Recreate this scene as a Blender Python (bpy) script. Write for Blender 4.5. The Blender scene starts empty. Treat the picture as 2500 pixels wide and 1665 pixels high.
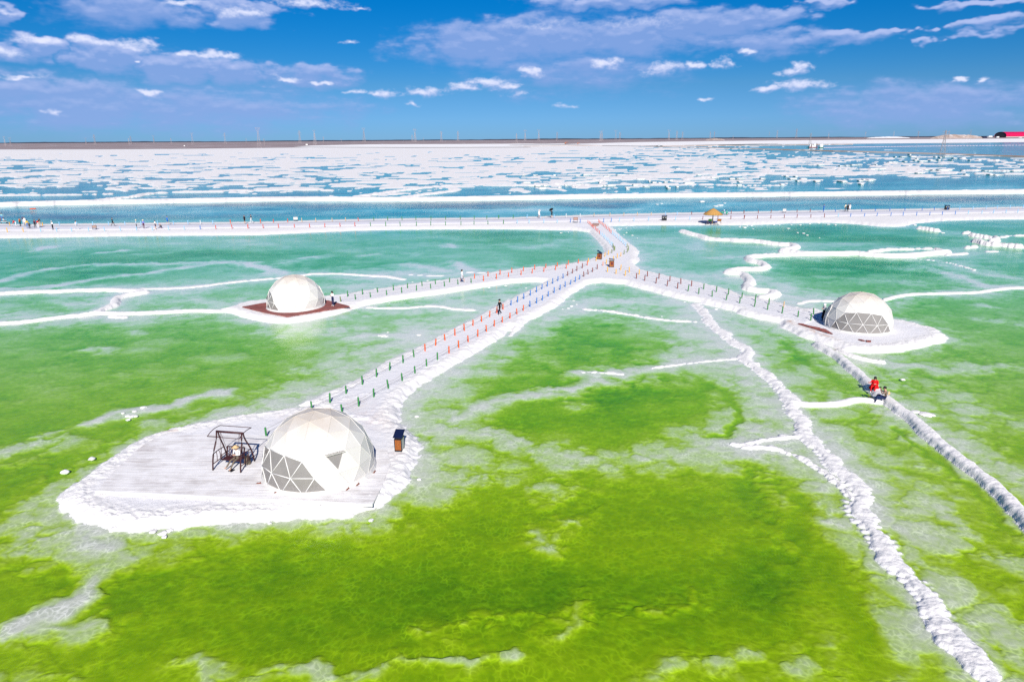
import bpy, bmesh, math, random, time
import numpy as np
from mathutils import Vector, Matrix

T0 = time.time()
random.seed(7)
SC = bpy.context.scene
COL = SC.collection

# ------------------------------------------------------------------ camera
FPX, PITCH, ROLL, CAM_H = 1667.0, math.radians(16.46), math.radians(-0.39), 18.0
cam_d = bpy.data.cameras.new("camera")
cam = bpy.data.objects.new("camera", cam_d)
COL.objects.link(cam)
cam_d.sensor_width = 36.0
cam_d.lens = 36.0 * FPX / 2500.0
cam_d.clip_start, cam_d.clip_end = 0.5, 40000.0
CROT = Matrix.Rotation(math.pi / 2 - PITCH, 3, 'X') @ Matrix.Rotation(ROLL, 3, 'Z')
cam.matrix_world = Matrix.Translation((0, 0, CAM_H)) @ CROT.to_4x4()
SC.camera = cam
SC.cycles.use_denoising = False
CY_ = SC.cycles
CY_.max_bounces, CY_.diffuse_bounces, CY_.glossy_bounces, CY_.transmission_bounces, CY_.transparent_max_bounces = 6, 2, 3, 3, 12
CY_.caustics_reflective = CY_.caustics_refractive = False
NR = np.array(CROT)


def ray(px, py):
    return CROT @ Vector(((px - 1250) / FPX, -(py - 832.5) / FPX, -1.0))


def at(px, py, z=0.0):
    """point of the horizontal plane z seen at a pixel of the 2500x1665 photograph"""
    d = ray(px, py)
    t = (z - CAM_H) / d.z
    return Vector((d.x * t, d.y * t, z))


def azel(px, py):
    d = ray(px, py).normalized()
    return math.degrees(math.atan2(d.x, d.y)), math.degrees(math.asin(d.z))


def proj(X, Y, Z=0.0):
    V = np.stack([X, Y, np.zeros_like(X) + Z - CAM_H], -1) @ NR
    return 1250 - FPX * V[..., 0] / V[..., 2], 832.5 + FPX * V[..., 1] / V[..., 2]


# ------------------------------------------------------------------ light and exposure
SUN_EL = math.radians(35.0)
TO_SUN = Vector((0.12 * math.cos(SUN_EL), -math.cos(SUN_EL), math.sin(SUN_EL))).normalized()
sun_d = bpy.data.lights.new("sun", 'SUN')
sun_d.energy, sun_d.angle, sun_d.color = 5.0, math.radians(0.5), (1.0, 0.945, 0.87)
sun = bpy.data.objects.new("sun", sun_d)
COL.objects.link(sun)
sun.rotation_euler = TO_SUN.to_track_quat('Z', 'Y').to_euler()
VS = SC.view_settings
VS.view_transform, VS.look, VS.exposure, VS.gamma, VS.use_curve_mapping = 'Standard', 'None', 0.30, 1.0, False


class NT:
    """small helper for node trees"""
    def __init__(self, tree):
        self.t, self.n, self.l = tree, tree.nodes, tree.links

    def node(self, typ, **kw):
        nd = self.n.new(typ)
        for k, v in kw.items():
            setattr(nd, k, v)
        return nd

    def put(self, sock, val):
        if val is None:
            return
        if isinstance(val, bpy.types.NodeSocket):
            self.l.new(val, sock)
        else:
            try:
                sock.default_value = val
            except Exception:
                sock.default_value = (*val, 1.0)

    def math(self, op, a, b=None, c=None, clamp=False):
        nd = self.node('ShaderNodeMath', operation=op, use_clamp=clamp)
        for i, v in enumerate((a, b, c)):
            self.put(nd.inputs[i], v)
        return nd.outputs[0]

    def vmath(self, op, a, b=None):
        nd = self.node('ShaderNodeVectorMath', operation=op)
        self.put(nd.inputs[0], a)
        if b is not None:
            self.put(nd.inputs[1], b)
        return nd.outputs['Value'] if op in ('LENGTH', 'DOT_PRODUCT', 'DISTANCE') else nd.outputs[0]

    def mix(self, fac, a, b, blend='MIX'):
        nd = self.node('ShaderNodeMix', data_type='RGBA', blend_type=blend)
        self.put(nd.inputs[0], fac)
        self.put(nd.inputs[6], a)
        self.put(nd.inputs[7], b)
        return nd.outputs[2]

    def noise(self, vec, scale, detail=3.0, rough=0.55, color=False):
        nd = self.node('ShaderNodeTexNoise')
        self.put(nd.inputs['Vector'], vec)
        nd.inputs['Scale'].default_value = scale
        nd.inputs['Detail'].default_value = detail
        nd.inputs['Roughness'].default_value = rough
        return nd.outputs['Color' if color else 'Fac']

    def mapr(self, v, a, b, c=0.0, d=1.0, smooth=False):
        nd = self.node('ShaderNodeMapRange', interpolation_type='SMOOTHSTEP' if smooth else 'LINEAR')
        for i, x in enumerate((v, a, b, c, d)):
            self.put(nd.inputs[i], x)
        return nd.outputs[0]

    def bump(self, h, strength, dist):
        nd = self.node('ShaderNodeBump')
        nd.inputs['Strength'].default_value = strength
        nd.inputs['Distance'].default_value = dist
        self.put(nd.inputs['Height'], h)
        return nd.outputs[0]


# ------------------------------------------------------------------ noise in numpy
def _hash(ix, iy, seed):
    h = (ix.astype(np.int64) * 374761393 + iy.astype(np.int64) * 668265263 + seed * 1274126177) & 0xffffffff
    h = ((h ^ (h >> 13)) * 1274126177) & 0xffffffff
    return ((h ^ (h >> 16)) & 0xffffff).astype(np.float32) / float(0xffffff)


def pn(x, y, seed=0):
    x0, y0 = np.floor(x), np.floor(y)
    fx, fy = x - x0, y - y0
    u, v = fx * fx * fx * (fx * (fx * 6 - 15) + 10), fy * fy * fy * (fy * (fy * 6 - 15) + 10)
    r = 0
    for dx in (0, 1):
        for dy in (0, 1):
            a = _hash(x0 + dx, y0 + dy, seed) * (2 * math.pi)
            g = np.cos(a) * (fx - dx) + np.sin(a) * (fy - dy)
            r = r + g * (u if dx else 1 - u) * (v if dy else 1 - v)
    return r * 1.4


def fbm(x, y, seed=0, octv=4, gain=0.5):
    r, a, f = 0, 1.0, 1.0
    for i in range(octv):
        r = r + a * pn(x * f, y * f, seed + i * 17)
        a *= gain
        f *= 2.03
    return r


def worley(x, y, seed=0):
    x0, y0 = np.floor(x), np.floor(y)
    best = np.full(x.shape, 9.0, np.float32)
    for dx in (-1, 0, 1):
        for dy in (-1, 0, 1):
            cx, cy = x0 + dx, y0 + dy
            px = cx + _hash(cx, cy, seed)
            py = cy + _hash(cx, cy, seed + 91)
            best = np.minimum(best, (px - x) ** 2 + (py - y) ** 2)
    return np.sqrt(best)


def cauli(x, y, seed=0):
    """rounded lumps, 0..1"""
    w = worley(x, y, seed)
    return np.clip(1 - w * w * 1.4, 0, 1)


def bubbles(x, y, seed=0, r0=.22, r1=.48, p=.3):
    """round mounds strewn about, 0..1"""
    x0, y0 = np.floor(x), np.floor(y)
    best = np.zeros(x.shape, np.float32)
    for dx in (-1, 0, 1):
        for dy in (-1, 0, 1):
            cx, cy = x0 + dx, y0 + dy
            qx = cx + _hash(cx, cy, seed)
            qy = cy + _hash(cx, cy, seed + 91)
            r = (r0 + r1 * _hash(cx, cy, seed + 47)) * (_hash(cx, cy, seed + 29) > p) + .01
            best = np.maximum(best, r * np.sqrt(np.maximum(0, 1 - ((qx - x) ** 2 + (qy - y) ** 2) / (r * r))))
    return best / (r0 + r1)


def sstep(a, b, x):
    t = np.clip((x - a) / (b - a), 0, 1)
    return t * t * (3 - 2 * t)


# ------------------------------------------------------------------ sky
world = bpy.data.worlds.new("World")
SC.world = world
world.use_nodes = True
world.cycles.sampling_method = 'MANUAL'
world.cycles.sample_map_resolution = 512
SKY_STRENGTH = 0.1


def build_sky():
    w = NT(world.node_tree)
    w.n.clear()
    out = w.node('ShaderNodeOutputWorld')
    bg = w.node('ShaderNodeBackground')
    bg.inputs[1].default_value = SKY_STRENGTH
    w.l.new(bg.outputs[0], out.inputs[0])
    sky = w.node('ShaderNodeTexSky', sky_type='NISHITA', sun_disc=False)
    sky.sun_elevation, sky.sun_rotation = SUN_EL, math.radians(173)
    sky.altitude, sky.air_density, sky.dust_density, sky.ozone_density = 2700, 1.0, 0.25, 3.0
    hs = w.node('ShaderNodeHueSaturation')
    hs.inputs['Hue'].default_value = 0.5
    hs.inputs['Saturation'].default_value = 1.45
    hs.inputs['Value'].default_value = 1.0
    w.l.new(sky.outputs[0], hs.inputs['Color'])
    geo = w.node('ShaderNodeTexCoord').outputs['Generated']
    sep = w.node('ShaderNodeSeparateXYZ')
    w.l.new(w.vmath('NORMALIZE', geo), sep.inputs[0])
    az = w.math('MULTIPLY', w.math('ARCTAN2', sep.outputs[0], sep.outputs[1]), 57.29578)
    el = w.math('MULTIPLY', w.math('ARCSINE', sep.outputs[2]), 57.29578)
    comb = w.node('ShaderNodeCombineXYZ')
    w.l.new(az, comb.inputs[0])
    w.l.new(el, comb.inputs[1])
    P = comb.outputs[0]
    # deeper blue with height above the horizon, less blue overhead for whiter fill light
    grad = w.node('ShaderNodeValToRGB')
    w.l.new(w.math('DIVIDE', el, 40.0, clamp=True), grad.inputs[0])
    cr = grad.color_ramp
    cr.elements[0].position, cr.elements[0].color = 0.0, (*SKYMUL[0], 1)
    cr.elements[1].position, cr.elements[1].color = 1.0, (*SKYMUL[3], 1)
    for p, c in ((0.10, SKYMUL[1]), (0.25, SKYMUL[2])):
        e = cr.elements.new(p)
        e.color = (*c, 1)
    base = w.mix(1.0, hs.outputs[0], grad.outputs[0], 'MULTIPLY')

    def blobs(lst, ox=0.0):
        r = []
        for (x, y, rx, ry, a) in lst:
            s = 1 / 1.884
            a0, e0 = azel(ox + x * s, y * s)
            a1, _ = azel(ox + (x + rx) * s, y * s)
            _, e1 = azel(ox + x * s, (y - ry) * s)
            r.append((a0, e0, abs(a1 - a0), abs(e1 - e0), a))
        return r
    veil = blobs([(480, 245, 220, 85, 1), (800, 300, 250, 75, 1), (1080, 325, 220, 60, .9), (1420, 345, 230, 50, .7),
                  (130, 215, 150, 62, .9), (600, 40, 330, 75, .7), (1120, 60, 190, 55, .9), (150, 400, 420, 75, .9),
                  (350, 470, 480, 120, .8), (900, 490, 700, 100, .6), (20, 60, 110, 45, .8), (2150, 195, 320, 95, .9)])
    veil += blobs([(150, 160, 350, 100, .95), (520, 160, 380, 95, .95), (850, 110, 370, 75, .95), (1120, 90, 220, 50, .8),
                   (1150, 185, 290, 60, .8), (1500, 165, 300, 30, .8), (1750, 138, 150, 16, .8), (2180, 100, 260, 26, .8),
                   (2150, 150, 220, 14, .7), (450, 10, 380, 32, .9), (2200, 5, 290, 20, .8), (1450, 10, 140, 18, .8),
                   (300, 320, 420, 80, .5), (1900, 480, 700, 100, .6), (1900, 190, 60, 12, .6)], 1250)
    cum = blobs([(400, 200, 130, 40, .9), (600, 215, 140, 42, 1), (850, 245, 110, 25, .8), (990, 258, 140, 28, .9),
                 (150, 195, 130, 42, 1), (60, 250, 75, 26, .9), (860, 18, 130, 26, .7), (1120, 62, 150, 34, .75), (1420, 22, 190, 34, .8),
                 (1620, 45, 60, 14, .6), (90, 352, 150, 14, .7), (20, 60, 50, 24, .6),
                 (700, 432, 72, 24, .95), (610, 295, 30, 12, .7), (1310, 367, 66, 18, .8), (1480, 385, 55, 10, .7),
                 (1590, 197, 65, 14, .5), (220, 520, 42, 16, .5), (2250, 385, 110, 36, .9), (2130, 410, 100, 30, .95),
                 (2310, 400, 70, 32, .9), (1960, 432, 110, 26, .8), (1770, 432, 85, 28, .8), (1900, 475, 60, 14, .6), (1640, 425, 60, 18, .5)])
    cum += blobs([(100, 345, 80, 36, 1), (425, 300, 92, 30, 1), (700, 325, 115, 50, .75), (850, 310, 78, 32, 1),
                  (965, 300, 50, 38, .7), (1080, 247, 70, 22, 1), (1285, 330, 92, 44, 1.1), (1330, 397, 180, 32, 1),
                  (1180, 412, 60, 18, .9), (2045, 370, 44, 24, .9), (2145, 375, 36, 20, .8), (920, 462, 46, 12, .6),
                  (20, 430, 60, 22, .5), (230, 490, 60, 14, .45), (150, 120, 200, 30, .35), (600, 110, 200, 40, .3)], 1250)
    # cloud cover computed once for the part of the sky the clouds of the photograph fill:
    # heap clouds with billowing tops and level bases, thin veils drawn out along the wind
    A0, A1, E0, E1, ST = -50.0, 50.0, -1.0, 15.0, 0.045
    na, ne = int((A1 - A0) / ST), int((E1 - E0) / ST)
    A, E = np.meshgrid(np.linspace(A0, A1, na), np.linspace(E0, E1, ne))
    A, E = A.astype(np.float32), E.astype(np.float32)

    def cover(lst, A, E, wa, base):
        d = np.full(A.shape, -1.0, np.float32)
        for (x, y, rx, ry, a) in lst:
            ia = slice(max(0, int((x - 2.2 * rx - A0) / ST)), max(1, int((x + 2.2 * rx - A0) / ST)))
            ie = slice(max(0, int((y - 2.6 * ry - 1 - E0) / ST)), max(1, int((y + 2.6 * ry + 1 - E0) / ST)))
            dx, dy = (A[ie, ia] - x) / rx, (E[ie, ia] - y) / ry
            dy = np.where(dy < 0, dy * base, dy)
            d[ie, ia] = np.maximum(d[ie, ia], a * (1 - np.sqrt(dx * dx + dy * dy)))
        return d
    w1, w2 = fbm(A * .45, E * .9, 201, 4), fbm(A * .45, E * .9, 207, 4)
    bill = 1 - np.abs(fbm(A * 1.0, E * 1.7, 211, 5, .55)) * 1.6
    wisp = fbm(A * .22 + E * .12, E * 1.1, 221, 6, .58)
    fine = fbm(A * 2.2, E * 3.6, 231, 4, .55)
    dh = cover(cum, A + w1 * .9, E + w2 * .26, 1, 1.4) + (bill - .55) * .20 + fine * .04
    dvl = cover(veil, A + w1 * 2.2, E + w2 * .40, 1, .75) + wisp * .15 + .12 + fine * .03
    sh = int(.34 / ST)
    up = np.vstack([dh[sh:], dh[-sh:] * 0 - 1])
    lit = np.clip((dh - up) * .95 + .24 + fine * .14, 0, 1)
    ah = sstep(-.08, .66, dh)
    avl = sstep(-.12, .60, dvl)
    # veils carry a brighter upper rim as well
    upv = np.vstack([dvl[sh:], dvl[-sh:] * 0 - 1])
    rimv = np.clip((dvl - upv) * 1.3, 0, 1) * sstep(.05, .3, dvl)
    img = bpy.data.images.new('cloud_cover', na, ne, float_buffer=True, is_data=True)
    buf = np.stack([avl, ah, lit, rimv], -1).astype(np.float32)
    img.pixels.foreach_set(buf.ravel())
    img.pack()
    uv = w.node('ShaderNodeCombineXYZ')
    w.l.new(w.mapr(az, A0, A1), uv.inputs[0])
    w.l.new(w.mapr(el, E0, E1), uv.inputs[1])
    ti = w.node('ShaderNodeTexImage', image=img, extension='EXTEND', interpolation='Linear')
    w.l.new(uv.outputs[0], ti.inputs[0])
    sc_ = w.node('ShaderNodeSeparateColor')
    w.l.new(ti.outputs[0], sc_.inputs[0])
    # the same kind of cloud goes on all round and overhead
    away = w.math('MAXIMUM', w.mapr(w.math('ABSOLUTE', az), 43, 49), w.mapr(el, 11.5, 14.5))
    oth = w.mapr(w.noise(w.vmath('MULTIPLY', geo, (1, 1, 2.5)), 3.2, 5.0, 0.6), 0.50, 0.70, smooth=True)
    av = w.math('MULTIPLY', w.mix(away, sc_.outputs[0], oth), VEIL_A)
    inn = w.math('SUBTRACT', 1.0, away)
    ac = w.math('MULTIPLY', w.math('MULTIPLY', sc_.outputs[1], inn), 0.95)
    lit = sc_.outputs[2]
    rim = w.math('MULTIPLY', w.math('MULTIPLY', ti.outputs[1], inn), 0.75)
    k = 1.0 / SKY_STRENGTH
    vcol = tuple(c * k for c in (0.22, 0.33, 0.64))
    rcol = tuple(c * k for c in (0.42, 0.49, 0.76))
    c_lo = tuple(c * k for c in (0.33, 0.42, 0.70))
    c_hi = tuple(c * k for c in (0.66, 0.69, 0.86))
    c1 = w.mix(av, base, vcol)
    c1 = w.mix(rim, c1, rcol)
    ccol = w.mix(lit, c_lo, c_hi)
    acl = w.math('MULTIPLY', ac, w.mapr(lit, 0.0, 0.7, 0.62, 1.0))
    c2 = w.mix(acl, c1, ccol)
    w.l.new(c2, bg.inputs[0])


VEIL_A = 0.78
SKYMUL = [(0.165, 0.325, 0.68), (0.27, 0.43, 0.57), (0.04, 0.545, 0.68), (0.14, 0.43, 0.62)]
build_sky()

# ------------------------------------------------------------------ materials
MATS = {}


def mat(name, color, rough=0.6, spec=0.3, metal=0.0, var=0.12, vscale=6.0, bump=0.0, bscale=20.0, trans=0.0):
    """a plain procedural surface: base colour broken up by noise, optional relief"""
    if name in MATS:
        return MATS[name]
    m = bpy.data.materials.new(name)
    m.use_nodes = True
    t = NT(m.node_tree)
    b = m.node_tree.nodes['Principled BSDF']
    co = t.node('ShaderNodeTexCoord').outputs['Object']
    n = t.noise(co, vscale, 4.0)
    lo = tuple(c * (1 - var) for c in color)
    hi = tuple(min(1, c * (1 + var)) for c in color)
    t.put(b.inputs['Base Color'], t.mix(t.mapr(n, 0.3, 0.7), (*lo, 1), (*hi, 1)))
    b.inputs['Roughness'].default_value = rough
    b.inputs['Specular IOR Level'].default_value = spec
    b.inputs['Metallic'].default_value = metal
    if bump:
        t.put(b.inputs['Normal'], t.bump(t.noise(co, bscale, 4.0), 0.5, bump))
    MATS[name] = m
    return m


def salt_material():
    """salt crust: white in the air, seen through ever more green brine the deeper it lies"""
    m = bpy.data.materials.new("salt")
    m.use_nodes = True
    t = NT(m.node_tree)
    b = m.node_tree.nodes['Principled BSDF']
    pos = t.node('ShaderNodeNewGeometry').outputs['Position']
    sep = t.node('ShaderNodeSeparateXYZ')
    t.l.new(pos, sep.inputs[0])
    dep = t.math('MAXIMUM', t.math('MULTIPLY', sep.outputs[2], -1.0 / 0.098), 0.0)
    # salt crystals are clumped: grain changes the optical depth a little
    gr = t.noise(pos, 2.4, 5.0, 0.65)
    dep = t.math('MULTIPLY', dep, t.mapr(gr, 0.25, 0.75, 0.78, 1.22))
    comb = t.node('ShaderNodeCombineColor')
    # brine tint by distance, partly painted sky reflection: yellow-green, then emerald, then blue
    mid = t.mapr(sep.outputs[1], 30.0, 96.0)
    far = t.mapr(sep.outputs[1], 128.0, 175.0)

    def by_distance(c0, c1, c2):
        return t.math('ADD', t.math('ADD', c0, t.math('MULTIPLY', mid, c1 - c0)), t.math('MULTIPLY', far, c2 - c1))
    dd = t.math('MULTIPLY', dep, dep)
    thin = t.math('MULTIPLY', t.math('MINIMUM', dep, 0.4), -0.45)
    t.l.new(t.math('EXPONENT', t.math('ADD', thin, t.math('MULTIPLY', dep, by_distance(-0.74, -1.8, -3.0)))), comb.inputs[0])
    t.l.new(t.math('EXPONENT', t.math('MULTIPLY', dep, by_distance(-0.42, -0.53, -0.80))), comb.inputs[1])
    quad = t.math('ADD', t.math('MULTIPLY', dep, by_distance(-1.75, -1.3, -0.72)), t.math('MULTIPLY', dd, by_distance(-3.6, -0.40, -0.02)))
    t.l.new(t.math('EXPONENT', quad), comb.inputs[2])
    at_ = t.node('ShaderNodeAttribute', attribute_name='dirt')
    sd = t.node('ShaderNodeSeparateColor')
    t.l.new(at_.outputs['Color'], sd.inputs[0])
    n1 = t.noise(pos, 0.55, 5.0, 0.6)
    n2 = t.noise(pos, 7.0, 4.0, 0.6)
    white = t.mix(t.mapr(n1, 0.35, 0.7), (0.86, 0.85, 0.84, 1), (0.78, 0.775, 0.78, 1))
    white = t.mix(t.math('MULTIPLY', t.mapr(n2, 0.5, 0.75), 0.25), white, (0.74, 0.73, 0.74, 1))
    stain = t.math('MULTIPLY', t.mapr(t.noise(pos, 0.9, 7.0, 0.68), 0.54, 0.70), t.mapr(sep.outputs[2], 0.04, 0.14, 0.0, 0.42))
    white = t.mix(stain, white, (0.60, 0.555, 0.53, 1))
    above_water = t.mapr(sep.outputs[2], 0.0, 0.05)            # crust above the waterline is dulled so its white does not clip
    white = t.mix(t.math('MULTIPLY', above_water, 0.55), white, (0.72, 0.70, 0.685, 1))
    packed = t.mix(t.mapr(n2, 0.3, 0.7), (0.70, 0.70, 0.735, 1), (0.76, 0.755, 0.78, 1))
    c = t.mix(sd.outputs[1], white, packed)
    brown = t.mix(t.mapr(n2, 0.3, 0.7), (0.42, 0.26, 0.17, 1), (0.66, 0.50, 0.42, 1))
    dn = t.math('MULTIPLY', sd.outputs[0], t.mapr(t.noise(pos, 1.6, 6.0, 0.7), 0.38, 0.62), clamp=True)
    c = t.mix(dn, c, brown)
    c = t.mix(1.0, c, comb.outputs[0], 'MULTIPLY')
    t.put(b.inputs['Base Color'], c)
    b.inputs['Roughness'].default_value = 0.75
    b.inputs['Specular IOR Level'].default_value = 0.2
    h = t.math('ADD', t.noise(pos, 9.0, 6.0, 0.65), t.math('MULTIPLY', t.noise(pos, 2.2, 3.0), 1.5))
    # crisp crystals in the air; under the brine the crust is smooth
    h = t.math('MULTIPLY', h, t.mapr(sep.outputs[2], -0.02, 0.03))
    t.put(b.inputs['Normal'], t.bump(h, 0.55, 0.05))
    return m


def water_material():
    """rippled brine: Fresnel mirror over a clear layer with caustic light painted into its colour"""
    m = bpy.data.materials.new("brine")
    m.use_nodes = True
    t = NT(m.node_tree)
    t.n.clear()
    out = t.node('ShaderNodeOutputMaterial')
    pos = t.node('ShaderNodeNewGeometry').outputs['Position']
    p1 = t.vmath('MULTIPLY', pos, (1.0, 0.8, 1))
    wob = t.vmath('ADD', p1, t.vmath('MULTIPLY', t.vmath('SUBTRACT', t.noise(pos, 1.3, 3.0, 0.5, True), (.5, .5, .5)), (0.5, 0.5, 0)))
    # still and breezy patches
    breeze = t.mapr(t.noise(pos, 0.05, 3.0), 0.35, 0.65, 0.35, 1.0)
    h = t.math('ADD', t.noise(p1, 2.6, 4.0, 0.55), t.math('MULTIPLY', t.noise(p1, 8.0, 2.0), 0.3))
    h = t.math('MULTIPLY', h, breeze)
    nrm = t.bump(h, 0.35, 0.10)
    lw = t.node('ShaderNodeLayerWeight')
    lw.inputs['Blend'].default_value = 0.5
    t.l.new(nrm, lw.inputs['Normal'])
    fres = t.math('ADD', t.math('MULTIPLY', t.math('POWER', lw.outputs['Facing'], 5.0), 0.72), 0.008)
    gl = t.node('ShaderNodeBsdfGlossy')
    gl.inputs['Roughness'].default_value = 0.06
    gl.inputs['Color'].default_value = (1, 1, 1, 1)
    t.l.new(nrm, gl.inputs['Normal'])
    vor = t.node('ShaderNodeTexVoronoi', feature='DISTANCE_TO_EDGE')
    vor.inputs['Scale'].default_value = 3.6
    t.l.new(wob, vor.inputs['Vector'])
    caustic_net = t.math('POWER', t.mapr(vor.outputs['Distance'], 0.0, 0.22, 1.0, 0.0), 1.6)  # bright caustic lines painted as a cell-edge pattern
    caustic_net = t.math('MULTIPLY', caustic_net, t.mapr(t.noise(pos, 1.1, 3.0), 0.4, 0.65, 0.15, 1.0))
    tr = t.node('ShaderNodeBsdfTransparent')
    sp = t.node('ShaderNodeSeparateXYZ')
    t.l.new(pos, sp.inputs[0])
    net_fade = t.mapr(sp.outputs[1], 24.0, 75.0)          # painted caustics are strongest over the near pond
    dim = t.mix(net_fade, (0.78, 0.795, 0.77, 1), (0.94, 0.95, 0.94, 1))
    t.put(tr.inputs[0], t.mix(caustic_net, dim, (1.0, 1.0, 1.0, 1)))
    mx = t.node('ShaderNodeMixShader')
    t.l.new(fres, mx.inputs[0])
    t.l.new(tr.outputs[0], mx.inputs[1])
    t.l.new(gl.outputs[0], mx.inputs[2])
    t.l.new(mx.outputs[0], out.inputs[0])
    return m


M_SALT = salt_material()
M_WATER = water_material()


# ------------------------------------------------------------------ mesh helpers
class MB:
    """collects simple solids and links them as ONE mesh object"""
    def __init__(self):
        self.v, self.f, self.m = [], [], []

    def add(self, vs, fs, mi=0):
        o = len(self.v)
        self.v += [tuple(p) for p in vs]
        self.f += [tuple(i + o for i in f) for f in fs]
        self.m += [mi] * len(fs)
        return self

    def box(self, c, s, rot=None, mi=0, taper=1.0):
        x, y, z = s[0] / 2, s[1] / 2, s[2] / 2
        vs = [(-x, -y, -z), (x, -y, -z), (x, y, -z), (-x, y, -z)] + [(a * taper, b * taper, z) for a, b in ((-x, -y), (x, -y), (x, y), (-x, y))]
        M = Matrix.Translation(c) @ (rot.to_4x4() if rot else Matrix.Identity(4))
        return self.add([M @ Vector(p) for p in vs], [(0, 3, 2, 1), (4, 5, 6, 7), (0, 1, 5, 4), (1, 2, 6, 5), (2, 3, 7, 6), (3, 0, 4, 7)], mi)

    def tube(self, pts, r, n=8, mi=0, cap=True, squash=1.0):
        pts = [Vector(p) for p in pts]
        rs = r if isinstance(r, (list, tuple)) else [r] * len(pts)
        rings = []
        up0 = Vector((0, 0, 1))
        for i, p in enumerate(pts):
            d = (pts[min(i + 1, len(pts) - 1)] - pts[max(i - 1, 0)]).normalized()
            up = up0 if abs(d.z) < 0.92 else Vector((0, 1, 0))
            a = d.cross(up).normalized()
            b = a.cross(d)
            rings.append([p + (a * math.cos(2 * math.pi * k / n) + b * math.sin(2 * math.pi * k / n) * squash) * rs[i] for k in range(n)])
        vs = [q for rr in rings for q in rr]
        fs = [(i * n + k, i * n + (k + 1) % n, (i + 1) * n + (k + 1) % n, (i + 1) * n + k) for i in range(len(pts) - 1) for k in range(n)]
        if cap:
            fs += [tuple(range(n - 1, -1, -1)), tuple(range((len(pts) - 1) * n, len(pts) * n))]
        return self.add(vs, fs, mi)

    def lathe(self, prof, n=16, c=(0, 0, 0), mi=0, sx=1.0, sy=1.0):
        vs, fs = [], []
        for r, z in prof:
            for k in range(n):
                a = 2 * math.pi * k / n
                vs.append((c[0] + r * sx * math.cos(a), c[1] + r * sy * math.sin(a), c[2] + z))
        for i in range(len(prof) - 1):
            for k in range(n):
                fs.append((i * n + k, i * n + (k + 1) % n, (i + 1) * n + (k + 1) % n, (i + 1) * n + k))
        fs += [tuple(range(n - 1, -1, -1)), tuple(range((len(prof) - 1) * n, len(prof) * n))]
        return self.add(vs, fs, mi)

    def mesh(self, name, smooth=False):
        me = bpy.data.meshes.new(name)
        me.from_pydata(self.v, [], self.f)
        if any(self.m):
            me.polygons.foreach_set('material_index', self.m)
        if smooth:
            me.polygons.foreach_set('use_smooth', [True] * len(self.f))
        me.update()
        return me

    def build(self, name, mats, parent=None, smooth=False, **kw):
        return link(name, self.mesh(name, smooth), mats, parent, **kw)


def link(name, me, mats, parent=None, **kw):
    o = bpy.data.objects.new(name, me)
    COL.objects.link(o)
    if mats is not None and me is not None:
        for m in (mats if isinstance(mats, (list, tuple)) else [mats]):
            if len(me.materials) < (len(mats) if isinstance(mats, (list, tuple)) else 1):
                me.materials.append(m)
    if parent is not None:
        o.parent = parent
    for k, v in kw.items():
        o[k] = v
    return o


def tag(o, label, cat, group=None):
    o['label'], o['category'] = label, cat
    if group:
        o['group'] = group
    return o


def thing(name, label, cat, loc=(0, 0, 0), rotz=0.0, group=None, scale=1.0):
    o = bpy.data.objects.new(name, None)
    COL.objects.link(o)
    o.location, o.rotation_euler = loc, (0, 0, rotz)
    o.scale = (scale,) * 3
    return tag(o, label, cat, group)


def copy_thing(root, loc, rotz=0.0, label=None, group=None, scale=None):
    r = root.copy()
    COL.objects.link(r)
    r.location, r.rotation_euler = loc, (0, 0, rotz)
    if scale is not None:
        r.scale = (scale,) * 3 if not isinstance(scale, tuple) else scale
    if label:
        r['label'] = label
    if group:
        r['group'] = group
    for ch in list(root.children):
        c = ch.copy()
        COL.objects.link(c)
        c.parent = r
        for g in list(ch.children):
            d = g.copy()
            COL.objects.link(d)
            d.parent = c
    return r


def dist_poly(X, Y, pts, closed=False):
    """distance to a polyline (signed, negative inside, when closed)"""
    P = np.asarray(pts, np.float64)
    n = len(P)
    best = np.full(X.shape, 1e9)
    inside = np.zeros(X.shape, bool)
    for i in range(n if closed else n - 1):
        a, b = P[i], P[(i + 1) % n]
        ab = b - a
        L = max(ab @ ab, 1e-9)
        t = np.clip(((X - a[0]) * ab[0] + (Y - a[1]) * ab[1]) / L, 0, 1)
        best = np.minimum(best, (X - a[0] - t * ab[0]) ** 2 + (Y - a[1] - t * ab[1]) ** 2)
        if closed:
            cond = ((a[1] > Y) != (b[1] > Y)) & (X < (b[0] - a[0]) * (Y - a[1]) / (b[1] - a[1] + 1e-12) + a[0])
            inside ^= cond
    d = np.sqrt(best)
    return np.where(inside, -d, d) if closed else d


def smooth_line(pts, step=None, it=2):
    P = [np.array(p, float) for p in pts]
    for _ in range(it):
        Q = [P[0]]
        for a, b in zip(P[:-1], P[1:]):
            Q += [a * .75 + b * .25, a * .25 + b * .75]
        Q.append(P[-1])
        P = Q
    return np.array(P)


def W(pts, z=0.0, crop=None):
    """pixel list -> ground points; crop = (scale, x offset, y offset) of an enlarged view"""
    s, ox, oy = crop or (1, 0, 0)
    return [tuple(at(ox + x / s, oy + y / s, z))[:2] for x, y in pts]

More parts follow.
